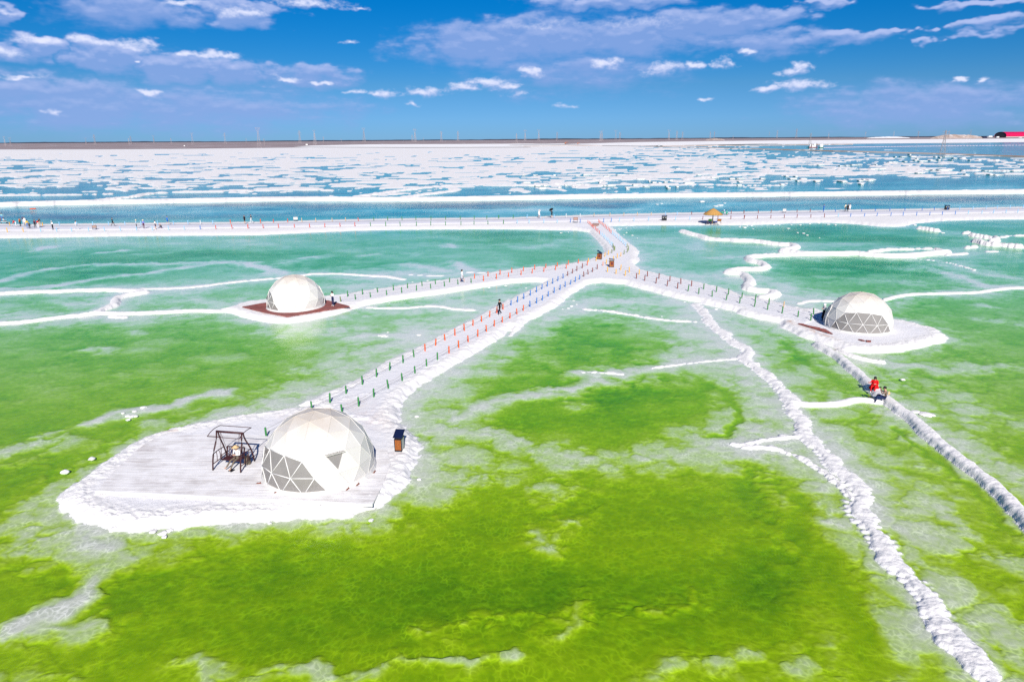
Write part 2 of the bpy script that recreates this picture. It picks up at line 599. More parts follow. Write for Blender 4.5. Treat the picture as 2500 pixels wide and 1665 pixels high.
# ------------------------------------------------------------------ lake: bed, ridges, causeways, islands
FULL = (0.9416, 0, 0)
C1, C2, C3, C4 = (3.68, 0, 480), (3.68, 600, 480), (3.68, 1200, 480), (3.364, 1800, 480)
C5, C6, C7, C8 = (3.364, 0, 290), (3.364, 600, 290), (3.364, 1200, 290), (3.364, 1800, 290)
ISL, D1C, SWC, D2C, D3C = (2.355, 100, 950), (6.03, 600, 970), (9.8, 480, 1020), (6.542, 540, 640), (5.12, 1880, 690)
PTH, JC = (3.733, 750, 640), (8.71, 1400, 520)
BR, MR, ML, BL = (1.884, 1250, 1000), (1.884, 1250, 740), (1.884, 0, 740), (1.884, 0, 1200)

ROWS_PY = np.arange(1725, 352.5, -1.6)
dirs = [ray(1250, float(p)) for p in ROWS_PY]
ROWY = np.array([d.y * (CAM_H / -d.z) for d in dirs])
NCOL = 1130
UU = np.linspace(-1, 1, NCOL)
HALF = 0.79 * ROWY + 11.0
GX = HALF[:, None] * UU[None, :]
GY = np.repeat(ROWY[:, None], NCOL, 1)
PXG, PYG = proj(GX, GY)
HALF0, HALF1 = 0.79, 11.0

REG_BED, REG_NEAR, REG_LEFT, REG_RIGHT, REG_CAUSE, REG_BANK = 0, 1, 2, 3, 4, 5
REGNAMES = {1: 'salt_island', 2: 'salt_island', 3: 'salt_island', 4: 'salt_causeway', 5: 'salt_bank'}

# --- outlines
island_near = W([(700, 940), (640, 948), (560, 957), (470, 975), (390, 990), (330, 1010), (270, 1045), (215, 1085), (165, 1120), (140, 1145),
                 (145, 1170), (180, 1195), (245, 1216), (330, 1218), (430, 1210), (560, 1201), (700, 1191), (800, 1186), (870, 1165), (925, 1120),
                 (945, 1080), (962, 1045), (964, 1020), (945, 1000), (920, 975), (915, 940), (935, 905), (860, 900)], crop=FULL)
island_left = W([(-30, 770), (140, 740), (300, 670), (480, 640), (720, 615), (1000, 560), (1400, 545), (1700, 555), (1900, 560), (2250, 560), (2250, 705),
                 (2100, 750), (1800, 845), (1400, 930), (1100, 972), (850, 970), (600, 930), (400, 885), (250, 845), (130, 795)], crop=D2C)
island_right = W([(560, 330), (700, 395), (1000, 440), (1400, 450), (1560, 482), (1700, 500), (1900, 550), (2100, 600), (2215, 690), (2150, 740), (1900, 800),
                  (1700, 845), (1500, 870), (1200, 880), (1000, 865), (850, 830), (700, 772), (550, 725), (400, 680), (280, 620), (150, 560),
                  (120, 500), (60, 480), (0, 400)], crop=D3C)
causeway = (W([(700, 285), (780, 305), (880, 320), (930, 370), (980, 420), (1010, 460), (1022, 500), (1000, 522), (940, 545), (850, 585), (600, 628), (300, 652), (0, 692)], crop=C3)
            + W([(2000, 737), (1800, 757), (1500, 797), (1200, 840), (900, 887), (700, 910), (640, 960), (800, 1000), (1010, 985), (1200, 952), (1500, 907), (1800, 867), (2100, 818)], crop=C2)
            + W([(0, 800), (200, 772), (400, 762), (480, 770), (470, 782), (300, 865), (150, 937), (0, 1010)], crop=C3)
            + W([(1850, 330), (1700, 420), (1500, 530), (1250, 650), (1000, 790), (750, 900), (600, 990), (350, 1130), (40, 1262), (-60, 1300), (300, 1480), (790, 1560),
                 (800, 1440), (830, 1350), (880, 1250), (1000, 1140), (1300, 960), (1450, 870), (1600, 780), (1750, 690), (1870, 600)], crop=PTH)
            + W([(170, 1250), (260, 1172), (340, 1110), (560, 1000), (700, 890), (880, 780), (1000, 768), (1200, 785), (1400, 840), (1600, 895), (1700, 920),
                 (1850, 945), (2000, 985), (2200, 1030)], crop=C3)
            + W([(0, 960), (150, 1000), (380, 1040), (560, 1090), (700, 1040), (620, 955), (400, 900), (280, 868), (200, 850), (0, 812)], crop=C4)
            + W([(2200, 868), (2000, 810), (1700, 750), (1500, 705), (1320, 660), (1282, 610), (1325, 575), (1308, 540), (1320, 500), (1290, 460), (1230, 420),
                 (1170, 370), (1100, 300), (1050, 262), (1050, 215), (700, 215)], crop=C3))
BANK_NEAR = [(-500, 590), (0, 581), (150, 579), (320, 575.6), (640, 573.5), (760, 567), (872, 562.5), (1000, 560), (1240, 559), (1400, 562), (1470, 556), (1485, 551.5), (1600, 549.5),
             (1710, 549), (1840, 549), (1920, 545), (2000, 543), (2080, 546), (2150, 553), (2200, 553), (2235, 545), (2300, 539), (2400, 536), (2500, 535), (3000, 528)]
ROAD_FAR = [(-500, 566), (-120, 553), (0, 549), (72, 551), (200, 549), (272, 548.5), (640, 544.7), (872, 538.6), (1000, 536.5), (1240, 534.3), (1472, 526.9), (1640, 523), (1840, 519.5), (2000, 516.5), (2100, 515), (2300, 512), (2500, 508), (3000, 500)]
ROAD_NEAR = [(-500, 579), (0, 565.5), (272, 563.5), (640, 557.4), (872, 552.5), (1000, 550), (1240, 546), (1390, 543), (1500, 540), (1600, 537.6), (1840, 533), (2000, 531), (2200, 526), (2500, 520), (3000, 509)]
bank = W(BANK_NEAR) + W([(x, y - 1.5) for x, y in ROAD_FAR])[::-1]

# --- raised salt ridges: name, points, half width, height, lumpiness, halo width, halo strength
RID = []


def rid(pts, hw, h, lump=0.3, hal=1.6, ha=0.8, crop=None, it=2, nm='salt_ridge', sep=True):
    RID.append((smooth_line(W(pts, crop=crop), it=it), hw, h, lump, hal, ha, nm, sep))


rid([(1880, 795), (1925, 820), (1960, 850), (2000, 885), (2030, 918), (2070, 945), (2120, 985), (2165, 1030), (2220, 1070), (2270, 1110), (2320, 1155), (2354, 1195), (2480, 1315), (2640, 1470), (2860, 1680)], .46, .33, .26, 1.5, .45, FULL, nm='salt_berm')
rid([(1822, 926), (1850, 932), (1885, 932), (1930, 930), (1970, 918), (2018, 925)], .30, .22, .1, 1.0, .6, FULL, nm='salt_berm')
rid([(850, 850), (950, 900), (1100, 945), (1250, 985), (1410, 1000)], .22, .2, .3, 1.2, .8, D3C)
rid([(1600, 700), (1622, 722), (1636, 748), (1665, 770), (1690, 790), (1722, 805), (1710, 825), (1742, 845), (1768, 872), (1800, 900), (1822, 922), (1815, 945), (1852, 965), (1845, 990), (1868, 1020),
     (1900, 1050), (1925, 1075), (1960, 1110), (1985, 1140), (1968, 1165), (1985, 1190), (2005, 1220), (2030, 1258), (2058, 1300), (2092, 1330), (2118, 1360), (2150, 1400), (2170, 1440), (2200, 1480), (2235, 1525), (2275, 1575), (2330, 1640)],
    .40, .11, 1.15, 1.9, .90, FULL, it=1)
rid([(1845, 1005), (1800, 1005), (1760, 1012), (1690, 1024)], .15, .09, 1.0, 1.6, .85, FULL)
rid([(1685, 1020), (1730, 1028), (1770, 1030), (1830, 1048), (1880, 1075), (1930, 1115), (1960, 1150)], .17, .10, 1.0, 1.6, .85, FULL)
rid([(1690, 825), (1620, 831), (1560, 838), (1500, 846)], .10, .07, 1.0, 1.4, .8, FULL)
rid([(1430, 860), (1385, 856), (1340, 855)], .11, .07, 1.0, 1.4, .85, FULL)
rid([(1345, 711), (1400, 715), (1450, 724), (1530, 737), (1600, 740)], .15, .10, .95, 1.6, .75, FULL)
rid([(1710, 312), (1790, 340), (1900, 362), (1940, 387), (2100, 392), (2345, 402)], .75, .42, .2, 2.0, .5, C3)
rid([(-20, 367), (150, 367), (300, 395), (470, 400), (485, 428), (335, 450), (480, 464), (560, 475)], .75, .45, .2, 2, .5, C4)
rid([(560, 478), (300, 487), (75, 498), (100, 530), (200, 550), (250, 575), (200, 602), (-20, 602), (-95, 630), (60, 640), (80, 668), (125, 708), (60, 745), (130, 778), (310, 788), (310, 815), (190, 842)], .62, .42, .35, 2, .7, C4)
rid([(560, 475), (800, 477), (1000, 470), (1060, 485), (1300, 495), (1430, 490), (1600, 473), (1715, 460)], .85, .5, .15, 2.5, .5, C4)
rid([(1080, 458), (1250, 434), (1550, 432), (1620, 432), (1700, 452)], .4, .3, .5, 2.5, .6, C4)
rid([(1710, 480), (1880, 470)], .35, .2, .5, 2, .6, C4)
rid([(1450, 510), (1650, 530), (1800, 556), (1950, 605)], .14, .06, .9, 3, .75, C4)
rid([(1490, 262), (1560, 272), (1645, 285)], .75, .5, .4, 2, .6, C4, nm='salt_berm')
rid([(1855, 303), (1895, 298)], .6, .35, .6, 2, .6, C4)
rid([(1930, 320), (2050, 342), (2135, 345), (2095, 368)], .6, .5, .5, 2, .6, C4, nm='salt_berm')
rid([(2150, 336), (2280, 320), (2400, 322)], .3, .2, .8, 2, .6, C4)
rid([(1970, 372), (2010, 390), (2100, 402), (2230, 408), (2310, 418)], .75, .55, .5, 2, .6, C4, nm='salt_berm')
rid([(1885, 420), (1955, 415)], .5, .35, .5, 2, .6, C4)
rid([(2040, 452), (2120, 450)], .3, .15, .5, 2, .6, C4)
rid([(1210, 852), (1330, 813), (1500, 802), (1700, 796), (1900, 795), (2100, 771), (2280, 746), (2500, 758)], .28, .16, .4, 2.0, .8, C4)
rid([(800, 858), (600, 855), (500, 880)], .24, .12, .6, 2.0, .7, C4)
rid([(-200, 880), (0, 872), (200, 862), (600, 850), (880, 838), (1100, 842), (1250, 852), (1310, 858)], .62, .22, .35, 2, .8, C1)
rid([(1270, 833), (1500, 829), (1800, 810), (2020, 776), (2355, 745), (2560, 730), (2760, 702), (2860, 692), (3110, 694), (3260, 710), (3460, 717), (3560, 731), (3630, 746)], .30, .12, .5, 2.4, .8, C1)
rid([(1290, 862), (1130, 890), (1025, 920), (1045, 960), (980, 1000), (900, 1030), (860, 1050), (740, 1070)], .5, .26, .5, 1.8, .8, C1)
rid([(-200, 1145), (0, 1141), (200, 1136), (400, 1105), (600, 1079), (740, 1068), (860, 1048), (1100, 1055), (1400, 1046), (1700, 1026), (2070, 1032)], .42, .2, .35, 1.8, .8, C1)
rid([(1000, 1075), (1120, 1085)], .3, .12, .8, 1.2, .8, C1)
rid([(1100, 998), (1300, 1006), (1480, 1001), (1600, 986), (1750, 986), (1850, 1010), (2050, 1021)], .24, .1, .6, 1.6, .8, C2)
rid([(1450, 700), (1700, 715), (1830, 708)], .12, .06, .8, 2.5, .8, C2)
rid([(1990, 680), (2150, 686)], .14, .07, .8, 2.5, .8, C2)
# long dike and winding ridges of the far basin
rid([(-900, 745), (0, 716), (300, 706), (1000, 692), (1900, 677), (2355, 666), (3420, 675), (4380, 657), (5240, 640), (6050, 634), (6655, 628), (7255, 620), (8410, 607), (9300, 598)], 2.6, 1.1, .12, 4, .5, C5, nm='salt_dike')
rid([(745, 680), (900, 662), (1100, 645), (1200, 618), (1400, 606), (1900, 601), (2355, 582), (2700, 590)], 1.6, .5, .4, 5, .5, C5)
rid([(-100, 632), (200, 628), (600, 625), (900, 621)], 1.6, .4, .5, 5, .5, C5)
rid([(900, 645), (1000, 632), (1200, 600), (1350, 585), (1500, 560), (1800, 545), (2300, 550), (2800, 545)], 1.8, .5, .5, 5, .5, C6)
rid([(1300, 650), (1450, 625), (1750, 592), (1700, 575)], 1.6, .5, .5, 5, .5, C6)
rid([(0, 552), (300, 550), (800, 520), (900, 500), (1300, 480), (1700, 455), (2300, 448), (2900, 440)], 2.0, .6, .4, 5, .5, C7)
rid([(1150, 549), (1700, 540), (2050, 550), (2355, 548)], 1.3, .4, .6, 5, .5, C7)
rid([(1600, 500), (1900, 470), (2355, 452), (2850, 440), (3500, 445), (4600, 460)], 2.2, .6, .4, 5, .4, C7)
rid([(-100, 420), (600, 420), (1300, 415), (1900, 425), (2355, 432), (2700, 434)], 2.2, .6, .5, 5, .4, C8)
rid([(700, 362), (1000, 340), (1300, 318), (1800, 312)], 1.8, .5, .6, 5, .4, C8)

# --- pale banks under water: points, width, strength
STK = []


def stk(pts, w, a, crop=FULL):
    STK.append((smooth_line(W(pts, crop=crop)), w, a))


stk([(40, 1445), (150, 1400), (215, 1352), (240, 1332)], .75, .95)
stk([(90, 1450), (170, 1432), (250, 1430)], .55, .8)
stk([(205, 1240), (300, 1285), (370, 1260)], 1.0, .75)
stk([(60, 1190), (120, 1230), (200, 1260)], 1.3, .55)
stk([(-20, 1045), (60, 1025), (120, 1012)], .8, .7)
stk([(215, 968), (260, 952), (320, 945), (380, 930), (430, 915), (520, 900)], .85, .98)
stk([(120, 990), (200, 975)], .6, .7)
stk([(-30, 1075), (80, 1050), (160, 1020)], .7, .5)
stk([(360, 965), (480, 960), (600, 940)], .9, .45)
stk([(620, 925), (760, 860), (900, 790), (1040, 720), (1150, 665)], 2.6, .6)
stk([(0, 1562), (60, 1545), (130, 1560)], .6, .6)
stk([(380, 1545), (480, 1530), (560, 1548), (760, 1540), (960, 1520), (1060, 1510), (1180, 1500)], .45, .55)
stk([(1500, 1560), (1700, 1500), (1900, 1520)], .7, .5)
stk([(960, 1440), (1120, 1405), (1400, 1410), (1600, 1380)], .7, .3)
stk([(985, 1000), (1080, 992), (1150, 1008), (1230, 1040), (1340, 1058), (1450, 1062), (1560, 1045), (1640, 1022), (1700, 1018)], 1.5, .75)
stk([(1000, 1060), (1150, 1090), (1280, 1120)], 1.8, .5)
stk([(930, 1120), (1000, 1090)], 1.2, .6)
stk([(920, 960), (1000, 880), (1120, 800), (1250, 730), (1350, 700)], 2.4, .72)
stk([(1330, 855), (1385, 872), (1320, 893), (1250, 905), (1180, 912), (1120, 930), (1040, 955)], 1.0, .9)
stk([(1430, 855), (1500, 845), (1600, 832)], 1.1, .85)
stk([(1380, 880), (1300, 900), (1330, 935)], .8, .7)
stk([(1560, 760), (1600, 790), (1560, 830)], 1.6, .7)
stk([(1600, 740), (1660, 790), (1700, 830)], 1.5, .7)
stk([(1325, 700), (1420, 690), (1540, 690)], 1.4, .5)
stk([(1690, 850), (1740, 920), (1760, 980), (1700, 1010)], 1.8, .7)
stk([(1900, 1000), (1960, 1060), (2010, 1100)], 1.1, .3)
stk([(1830, 940), (1880, 1000), (1960, 1060), (2060, 1150), (2180, 1280)], 1.0, .36)
stk([(2020, 1160), (2120, 1260), (2240, 1380), (2354, 1480)], .8, .36)
stk([(1950, 1010), (2060, 1080), (2200, 1200), (2354, 1330)], .4, .36)
stk([(2060, 930), (2150, 985), (2260, 1050), (2370, 1110)], 2.2, .8)
stk([(2060, 850), (2160, 900), (2300, 960)], 2.0, .5)
stk([(2040, 830), (2130, 845), (2200, 855), (2260, 838), (2354, 845)], 1.1, .8)
stk([(1660, 720), (1760, 780), (1850, 860)], .9, .35)
stk([(1230, 1240), (1270, 1252)], .55, .8)
stk([(1310, 1195), (1340, 1205)], .5, .5)
stk([(1900, 1185), (1930, 1205)], .5, .7)
stk([(1290, 1440), (1350, 1360)], .4, .3)
stk([(640, 765), (720, 745), (830, 772), (960, 772)], 1.6, .7)
stk([(830, 775), (900, 768), (965, 776)], .9, .8)
stk([(205, 803), (245, 805)], .9, .7)
stk([(300, 765), (335, 763)], .9, .45)
stk([(20, 720), (120, 735), (260, 730)], 1.6, .5)
for L, w, a in (([(0, 760), (200, 700), (400, 652), (800, 606), (1200, 606), (1700, 598), (2100, 574), (2355, 640)], 1.8, .62),
                ([(0, 832), (450, 812), (700, 762), (1100, 705), (1400, 690), (1500, 650), (2000, 592)], 1.7, .62),
                ([(900, 505), (1080, 488)], 1.6, .7), ([(330, 480), (430, 452)], 2, .7), ([(1210, 512), (1400, 510), (1600, 490)], 1.5, .5),
                ([(600, 960), (760, 970), (980, 940)], 1.3, .5), ([(1600, 850), (1700, 920), (1900, 960)], 1.8, .45)):
    stk(L, w * 0.75, min(.95, a * 1.4), C1)
for L, w, a in (([(0, 605), (180, 640), (330, 690)], 1.8, .7), ([(300, 600), (450, 560), (700, 535)], 1.7, .55), ([(1450, 610), (1650, 630), (1750, 660)], 2.2, .65),
                ([(1900, 590), (1930, 640), (2050, 660)], 2, .65), ([(1800, 425), (1850, 450)], 2.2, .65), ([(1100, 730), (1300, 680), (1700, 700)], 2.2, .5),
                ([(1050, 520), (1150, 520)], 1.8, .5), ([(1480, 508), (1560, 515)], 1.8, .5), ([(900, 800), (1200, 790)], 2.4, .4)):
    stk(L, w * 0.75, min(.95, a * 1.35), C2)
for L, w, a in (([(100, 430), (400, 470), (700, 380)], 2.2, .4), ([(1300, 540), (1500, 500), (1800, 450)], 3, .45), ([(1900, 400), (1800, 430), (1880, 480)], 2.2, .5),
                ([(1320, 400), (1600, 380), (1850, 370)], 3, .4), ([(1350, 640), (1600, 690), (1900, 740)], 2.4, .5), ([(1950, 550), (2200, 545)], 1.6, .55),
                ([(1700, 760), (1900, 700), (2050, 730)], 2, .5), ([(950, 930), (1300, 950), (1700, 980)], 1.6, .55), ([(800, 1000), (700, 1060), (500, 1100)], 2, .5)):
    stk(L, w * 0.8, min(.95, a * 1.25), C3)
for L, w, a in (([(1300, 590), (1500, 600), (1700, 560)], 2.2, .5), ([(1760, 630), (1900, 690), (2050, 740), (2240, 742)], 2, .75), ([(1900, 610), (2300, 680)], 1.8, .6),
                ([(1000, 700), (1300, 690), (1500, 720)], 2, .4), ([(300, 820), (500, 830), (640, 850)], 2.4, .6), ([(1990, 890), (2100, 900)], 1.2, .5),
                ([(600, 400), (1000, 390), (1400, 430)], 3, .3), ([(1980, 1000), (2200, 1040), (2355, 1060)], 2, .3), ([(150, 640), (300, 700), (450, 760)], 2.6, .55)):
    stk(L, w * 0.8, min(.95, a * 1.25), C4)
for L, w, a in (([(0, 1400), (0, 1405)], .1, 0),):
    pass
# pale streaks between dike and road
for L, w, a in (([(0, 740), (400, 760), (900, 770), (1500, 765), (2300, 760)], 4, .45), ([(1200, 730), (1700, 735), (2300, 725)], 4, .4)):
    stk(L, w * 1.5, min(.84, a * 1.45), C5)
for L, w, a in (([(700, 760), (1200, 745), (1800, 760), (2355, 740)], 4, .5),):
    stk(L, w * 1.5, min(.84, a * 1.45), C6)
for L, w, a in (([(0, 770), (600, 745), (1200, 755), (1300, 710), (1450, 690)], 4, .55), ([(1800, 720), (1950, 690)], 3, .7), ([(700, 600), (1500, 600), (2355, 590)], 6, .4)):
    stk(L, w * 1.5, min(.84, a * 1.45), C7)
for L, w, a in (([(0, 700), (900, 670), (1200, 690), (2355, 720)], 4, .4), ([(300, 600), (1200, 560), (2355, 570)], 7, .35), ([(1900, 590), (2150, 560)], 6, .5)):
    stk(L, w * 1.5, min(.84, a * 1.45), C8)
DEEP = []
for L, w, a in (([(1842, 1140), (1828, 1200), (1850, 1240), (1895, 1285), (1930, 1335), (1950, 1395), (1985, 1460), (2000, 1500)], .55, .95), ([(1600, 870), (1680, 905), (1702, 950), (1690, 985), (1630, 1003)], .45, .9),
                ([(268, 1325), (262, 1370), (268, 1430)], .55, .7), ([(560, 925), (470, 940), (400, 962)], .45, .6), ([(1210, 870), (1330, 845), (1300, 820)], .5, .5), ([(1320, 915), (1200, 935)], .4, .6),
                ([(930, 1010), (1060, 1015), (1160, 1035)], .35, .5), ([(700, 1515), (1000, 1500), (1150, 1485)], .3, .5), ([(2000, 1190), (2080, 1290), (2180, 1400)], .35, .6), ([(1790, 780), (1880, 850), (1960, 890)], .5, .7),
                ([(1950, 900), (1995, 910)], .5, .7), ([(2070, 980), (2130, 1040), (2230, 1130), (2330, 1220)], .35, .8)):
    DEEP.append((smooth_line(W(L, crop=FULL)), w, a))
# deep pools (px ellipses): x, y, rx, ry, extra depth
POOL = [(1480, 920, 230, 90, .45), (1330, 800, 210, 70, .35), (1400, 650, 120, 25, .3), (350, 850, 420, 90, .25), (700, 1450, 700, 130, .30), (1500, 1450, 500, 110, .30), (1450, 1230, 420, 90, .10),
        (200, 1120, 250, 60, .15), (860, 735, 130, 22, .4), (1070, 690, 70, 14, .5), (1280, 570, 160, 30, .4), (320, 625, 330, 16, .4), (190, 660, 180, 22, .45), (80, 700, 120, 40, .15),
        (760, 640, 500, 30, .2), (2080, 570, 230, 22, .3), (2100, 645, 260, 25, .4), (2250, 720, 150, 35, .15), (1900, 860, 120, 40, .3), (2300, 900, 120, 60, .2), (1130, 500, 170, 12, .6), (1500, 500, 120, 9, .5),
        (2250, 480, 300, 12, .6), (120, 525, 260, 14, .5), (650, 505, 200, 10, .5), (1950, 480, 120, 9, .5), (2100, 1010, 150, 60, .15), (1240, 1030, 130, 30, .1), (1850, 1150, 60, 120, .35), (1880, 1400, 90, 110, .4)]
# share of white crust in the far basin: px columns / py rows
CX = np.array([-600, 0, 600, 1200, 1500, 1800, 2000, 2200, 2500, 3200])
CY = np.array([357, 364, 372, 384, 396, 408, 420, 432, 444, 456, 468, 484])
CW = np.array([[1, 1, 1, 1, .95, .05, 0, 0, 0, 0],
               [1, 1, 1, 1, 1, .10, .02, 0, 0, 0],
               [1, 1, .98, .97, .85, .35, .22, .05, 0, 0],
               [.92, .90, .88, .85, .72, .50, .40, .10, .05, .05],
               [.80, .78, .80, .82, .75, .58, .52, .35, .14, .14],
               [.70, .70, .74, .74, .70, .60, .55, .42, .20, .20],
               [.62, .62, .66, .66, .62, .60, .55, .45, .28, .25],
               [.55, .52, .58, .58, .55, .45, .35, .14, .10, .10],
               [.45, .42, .46, .46, .45, .36, .20, .06, .0, .0],
               [.34, .28, .34, .36, .26, .12, .04, .0, .0, .0],
               [.16, .14, .18, .18, .08, .02, .0, .0, .0, .0],
               [.0, .0, .0, .0, .0, .0, .0, .0, .0, .0]])


def table(px, py):
    ix = np.clip(np.searchsorted(CX, px) - 1, 0, len(CX) - 2)
    iy = np.clip(np.searchsorted(CY, py) - 1, 0, len(CY) - 2)
    fx = np.clip((px - CX[ix]) / (CX[ix + 1] - CX[ix]), 0, 1)
    fy = np.clip((py - CY[iy]) / (CY[iy + 1] - CY[iy]), 0, 1)
    return (CW[iy, ix] * (1 - fx) * (1 - fy) + CW[iy, ix + 1] * fx * (1 - fy) + CW[iy + 1, ix] * (1 - fx) * fy + CW[iy + 1, ix + 1] * fx * fy)


def build_lake():
    X, Y = GX, GY
    near = np.clip(1.6 - Y / 110.0, 0.0, 1.0)
    # the bed is lumpy, so every outline under water is scalloped
    wx = .55 * fbm(X / 2.6, Y / 2.6, 3, 3) + .16 * pn(X * 2.2, Y * 2.2, 5)
    wy = .75 * fbm(X / 2.6, Y / 2.6, 9, 3) + .18 * pn(X * 2.2, Y * 2.2, 8)
    grow = 1 + np.clip(Y - 60, 0, 200) / 60
    WX, WY = X + wx * grow, Y + wy * grow
    shallow = np.zeros(X.shape)

    def sub(pts, m):
        a, b = pts.min(0) - m, pts.max(0) + m
        return np.nonzero((X > a[0]) & (X < b[0]) & (Y > a[1]) & (Y < b[1]))
    for pts, w, a in STK:
        ix = sub(pts, 2.6 * w + 2)
        if len(ix[0]):
            d = dist_poly(WX[ix], WY[ix], pts)
            s = (.97 if a > .84 else .90) * a * np.exp(-(d / (1.05 * w)) ** (2.6 if a > .84 else 1.3))
            shallow[ix] = 1 - (1 - shallow[ix]) * (1 - s)
    DEEPM = np.zeros(X.shape)
    for pts, w, a in DEEP:
        ix = sub(pts, 2.4 * w + 2)
        d = dist_poly(WX[ix], WY[ix], pts)
        DEEPM[ix] = np.maximum(DEEPM[ix], a * np.exp(-(d / w) ** 2.2))
    Z = np.full(X.shape, -9.0)
    REG = np.zeros(X.shape, np.int32)
    DIRT = np.zeros(X.shape)
    PACK = np.zeros(X.shape)
    n_hi = fbm(X * 1.5, Y * 1.5, 21, 3)
    n_mid = fbm(X * .45, Y * .45, 23, 3)
    ca = cauli(X * 1.9, Y * 1.9, 31)
    cb = cauli(X * 4.2, Y * 4.2, 37)
    cc = cauli(X * 7.5, Y * 7.5, 39) * np.clip(2 - Y / 40, 0, 1) + .45 * np.clip(Y / 40 - 1, 0, 1)
    rid_id = 10
    names = dict(REGNAMES)
    seps = {}
    for pts, hw, h, lump, hal, ha, nm, sp in RID:
        ix = sub(pts, hw + 2.8 * hal + 1)
        if len(ix[0]):
            x, y = X[ix], Y[ix]
            wk = hw * min(.9, .12 + lump)
            d = dist_poly(x + wk * wx[ix], y + wk * wy[ix], pts)
            hwv = hw * (1 + min(lump, 1) * .72 * np.clip(n_mid[ix] * 1.3 + n_hi[ix] * .5, -1.1, 1.2))
            if lump >= .9 and hw < .2:
                hwv = hwv * np.clip(.75 + 1.5 * n_hi[ix] + .6 * n_mid[ix], 0, 1.6)   # thin veins break up
            e = d - hwv
            t = np.clip(d / np.maximum(hwv, .03), 0, 1)
            zr = np.where(e < 0, h * (1 - t ** 3) ** .7 * (1 + lump * .35 * n_hi[ix]), -.4 * e)
            zr = zr + (.68 if lump > .9 else 1.0) * np.where(e < .15, (ca[ix] - .45) * .10 * lump * min(1, h / .2) + (cb[ix] - .45) * (.02 + .05 * lump) * min(1, h / .25) + (cc[ix] - .45) * (.012 + .035 * lump) * min(1, h / .2), 0)
            if lump > .9:
                # lacy crumbs scattered beside the ridge
                crumb = (cauli(x * 2.6, y * 2.6, 35) - .55) * .14 - .10 * np.maximum(d - hw, 0) / hw
                zr = np.maximum(zr, np.where(d < hw * 2.6, crumb, -9))
            s = ha * np.exp(-(np.maximum(d - hw, 0) / (1.0 * hal)) ** .95)
            # halo outline uses the scalloped coordinates
            shallow[ix] = 1 - (1 - shallow[ix]) * (1 - s * np.clip(1 + .5 * n_mid[ix], .45, 1.15).clip(0, 1))
            up = zr > Z[ix]
            zi, ri = Z[ix], REG[ix]
            zi[up] = zr[up]
            ri[up & (zr > -.06)] = rid_id
            Z[ix], REG[ix] = zi, ri
        names[rid_id] = nm
        rid_id += 1
    # islands, causeways, road bank
    sds = {}
    for rg, poly, top, slope, halo, ha in ((REG_BANK, bank, .45, .16, 4.2, .93), (REG_CAUSE, causeway, .34, .42, 1.7, .82), (REG_LEFT, island_left, .30, .30, 1.3, .85),
                                           (REG_RIGHT, island_right, .32, .40, 1.2, .82), (REG_NEAR, island_near, .30, .42, 1.3, .9)):
        P = np.array(poly)
        ix = sub(P, 3 * halo + 3)
        x, y = X[ix], Y[ix]
        amp = .46 if rg != REG_BANK else 1.1
        sd = dist_poly(x, y, P, True)
        sdn = sd + amp * (.55 * fbm(x * .9, y * .9, 40, 3) + .45 * (ca[ix] - .5) + .30 * (cb[ix] - .5)) * np.clip(1 - np.abs(sd) / 3, .0, 1)
        zz = np.where(sdn < 0, top * (1 - np.exp(sdn * slope / top * 2.2)), -sdn * slope * .5)
        rim = np.exp(-((sdn + .55) / .55) ** 2)
        rough = np.exp(-((sdn + .5) / .9) ** 2)
        zz = zz + rim * .05 + rough * ((ca[ix] - .45) * .09 + (cb[ix] - .45) * .07 + (cc[ix] - .45) * .05 + n_hi[ix] * .03)
        zz = zz + np.where(sdn < -1.2, .012 * n_hi[ix], 0)
        s = ha * np.exp(-(np.maximum(sd, 0) / (1.1 * halo)) ** .95) * np.clip(1 + .35 * n_mid[ix], .5, 1)
        shallow[ix] = 1 - (1 - shallow[ix]) * (1 - s)
        zi, ri = Z[ix], REG[ix]
        up = zz > zi
        zi[up] = zz[up]
        ri[up & (zz > -.06)] = rg
        Z[ix], REG[ix] = zi, ri
        sds[rg] = (ix, sd)
    # brown earth showing through along the road, packed walking surface on the paths
    ix, sd = sds[REG_BANK]
    px, py = PXG[ix], PYG[ix]
    rn = np.interp(px, [p[0] for p in ROAD_NEAR], [p[1] for p in ROAD_NEAR])
    rf = np.interp(px, [p[0] for p in ROAD_FAR], [p[1] for p in ROAD_FAR])
    DIRT[ix] = np.maximum(np.exp(-((py - rn - 1.0) / 2.2) ** 2) * .75, np.exp(-((py - rf) / 1.6) ** 2) * 1.0) * np.where(px > 1500, .55, 1.0)
    ix, sd = sds[REG_CAUSE]
    pk = sstep(-.9, -1.5, sd)
    PACK[ix] = np.maximum(PACK[ix], pk * .8)
    ix, sd = sds[REG_NEAR]
    PACK[ix] = np.maximum(PACK[ix], sstep(-1.0, -2.2, sd) * .75)
    ix, sd = sds[REG_RIGHT]
    PACK[ix] = np.maximum(PACK[ix], sstep(-1.0, -2.2, sd) * .75)

    def spot(pts, w, a, crop):
        p = np.array(W(pts, .3, crop=crop))
        ix = sub(p, 3 * w)
        if len(ix[0]):
            d = dist_poly(X[ix], Y[ix], p)
            DIRT[ix] = np.maximum(DIRT[ix], a * np.exp(-(d / w) ** 2))
    spot([(240, 490), (330, 530), (420, 560), (500, 590), (600, 640), (700, 670), (770, 688)], .30, 1.0, D3C)
    spot([(760, 790), (840, 800)], .3, .9, D3C)
    spot([(840, 712), (870, 716)], .15, .9, D3C)
    spot([(350, 700), (450, 740), (700, 830), (1000, 875), (1300, 850), (1700, 775), (2050, 712), (2120, 690)], .15, .75, D2C)
    spot([(1800, 80), (1880, 130), (1950, 200)], 1.0, .32, ISL)
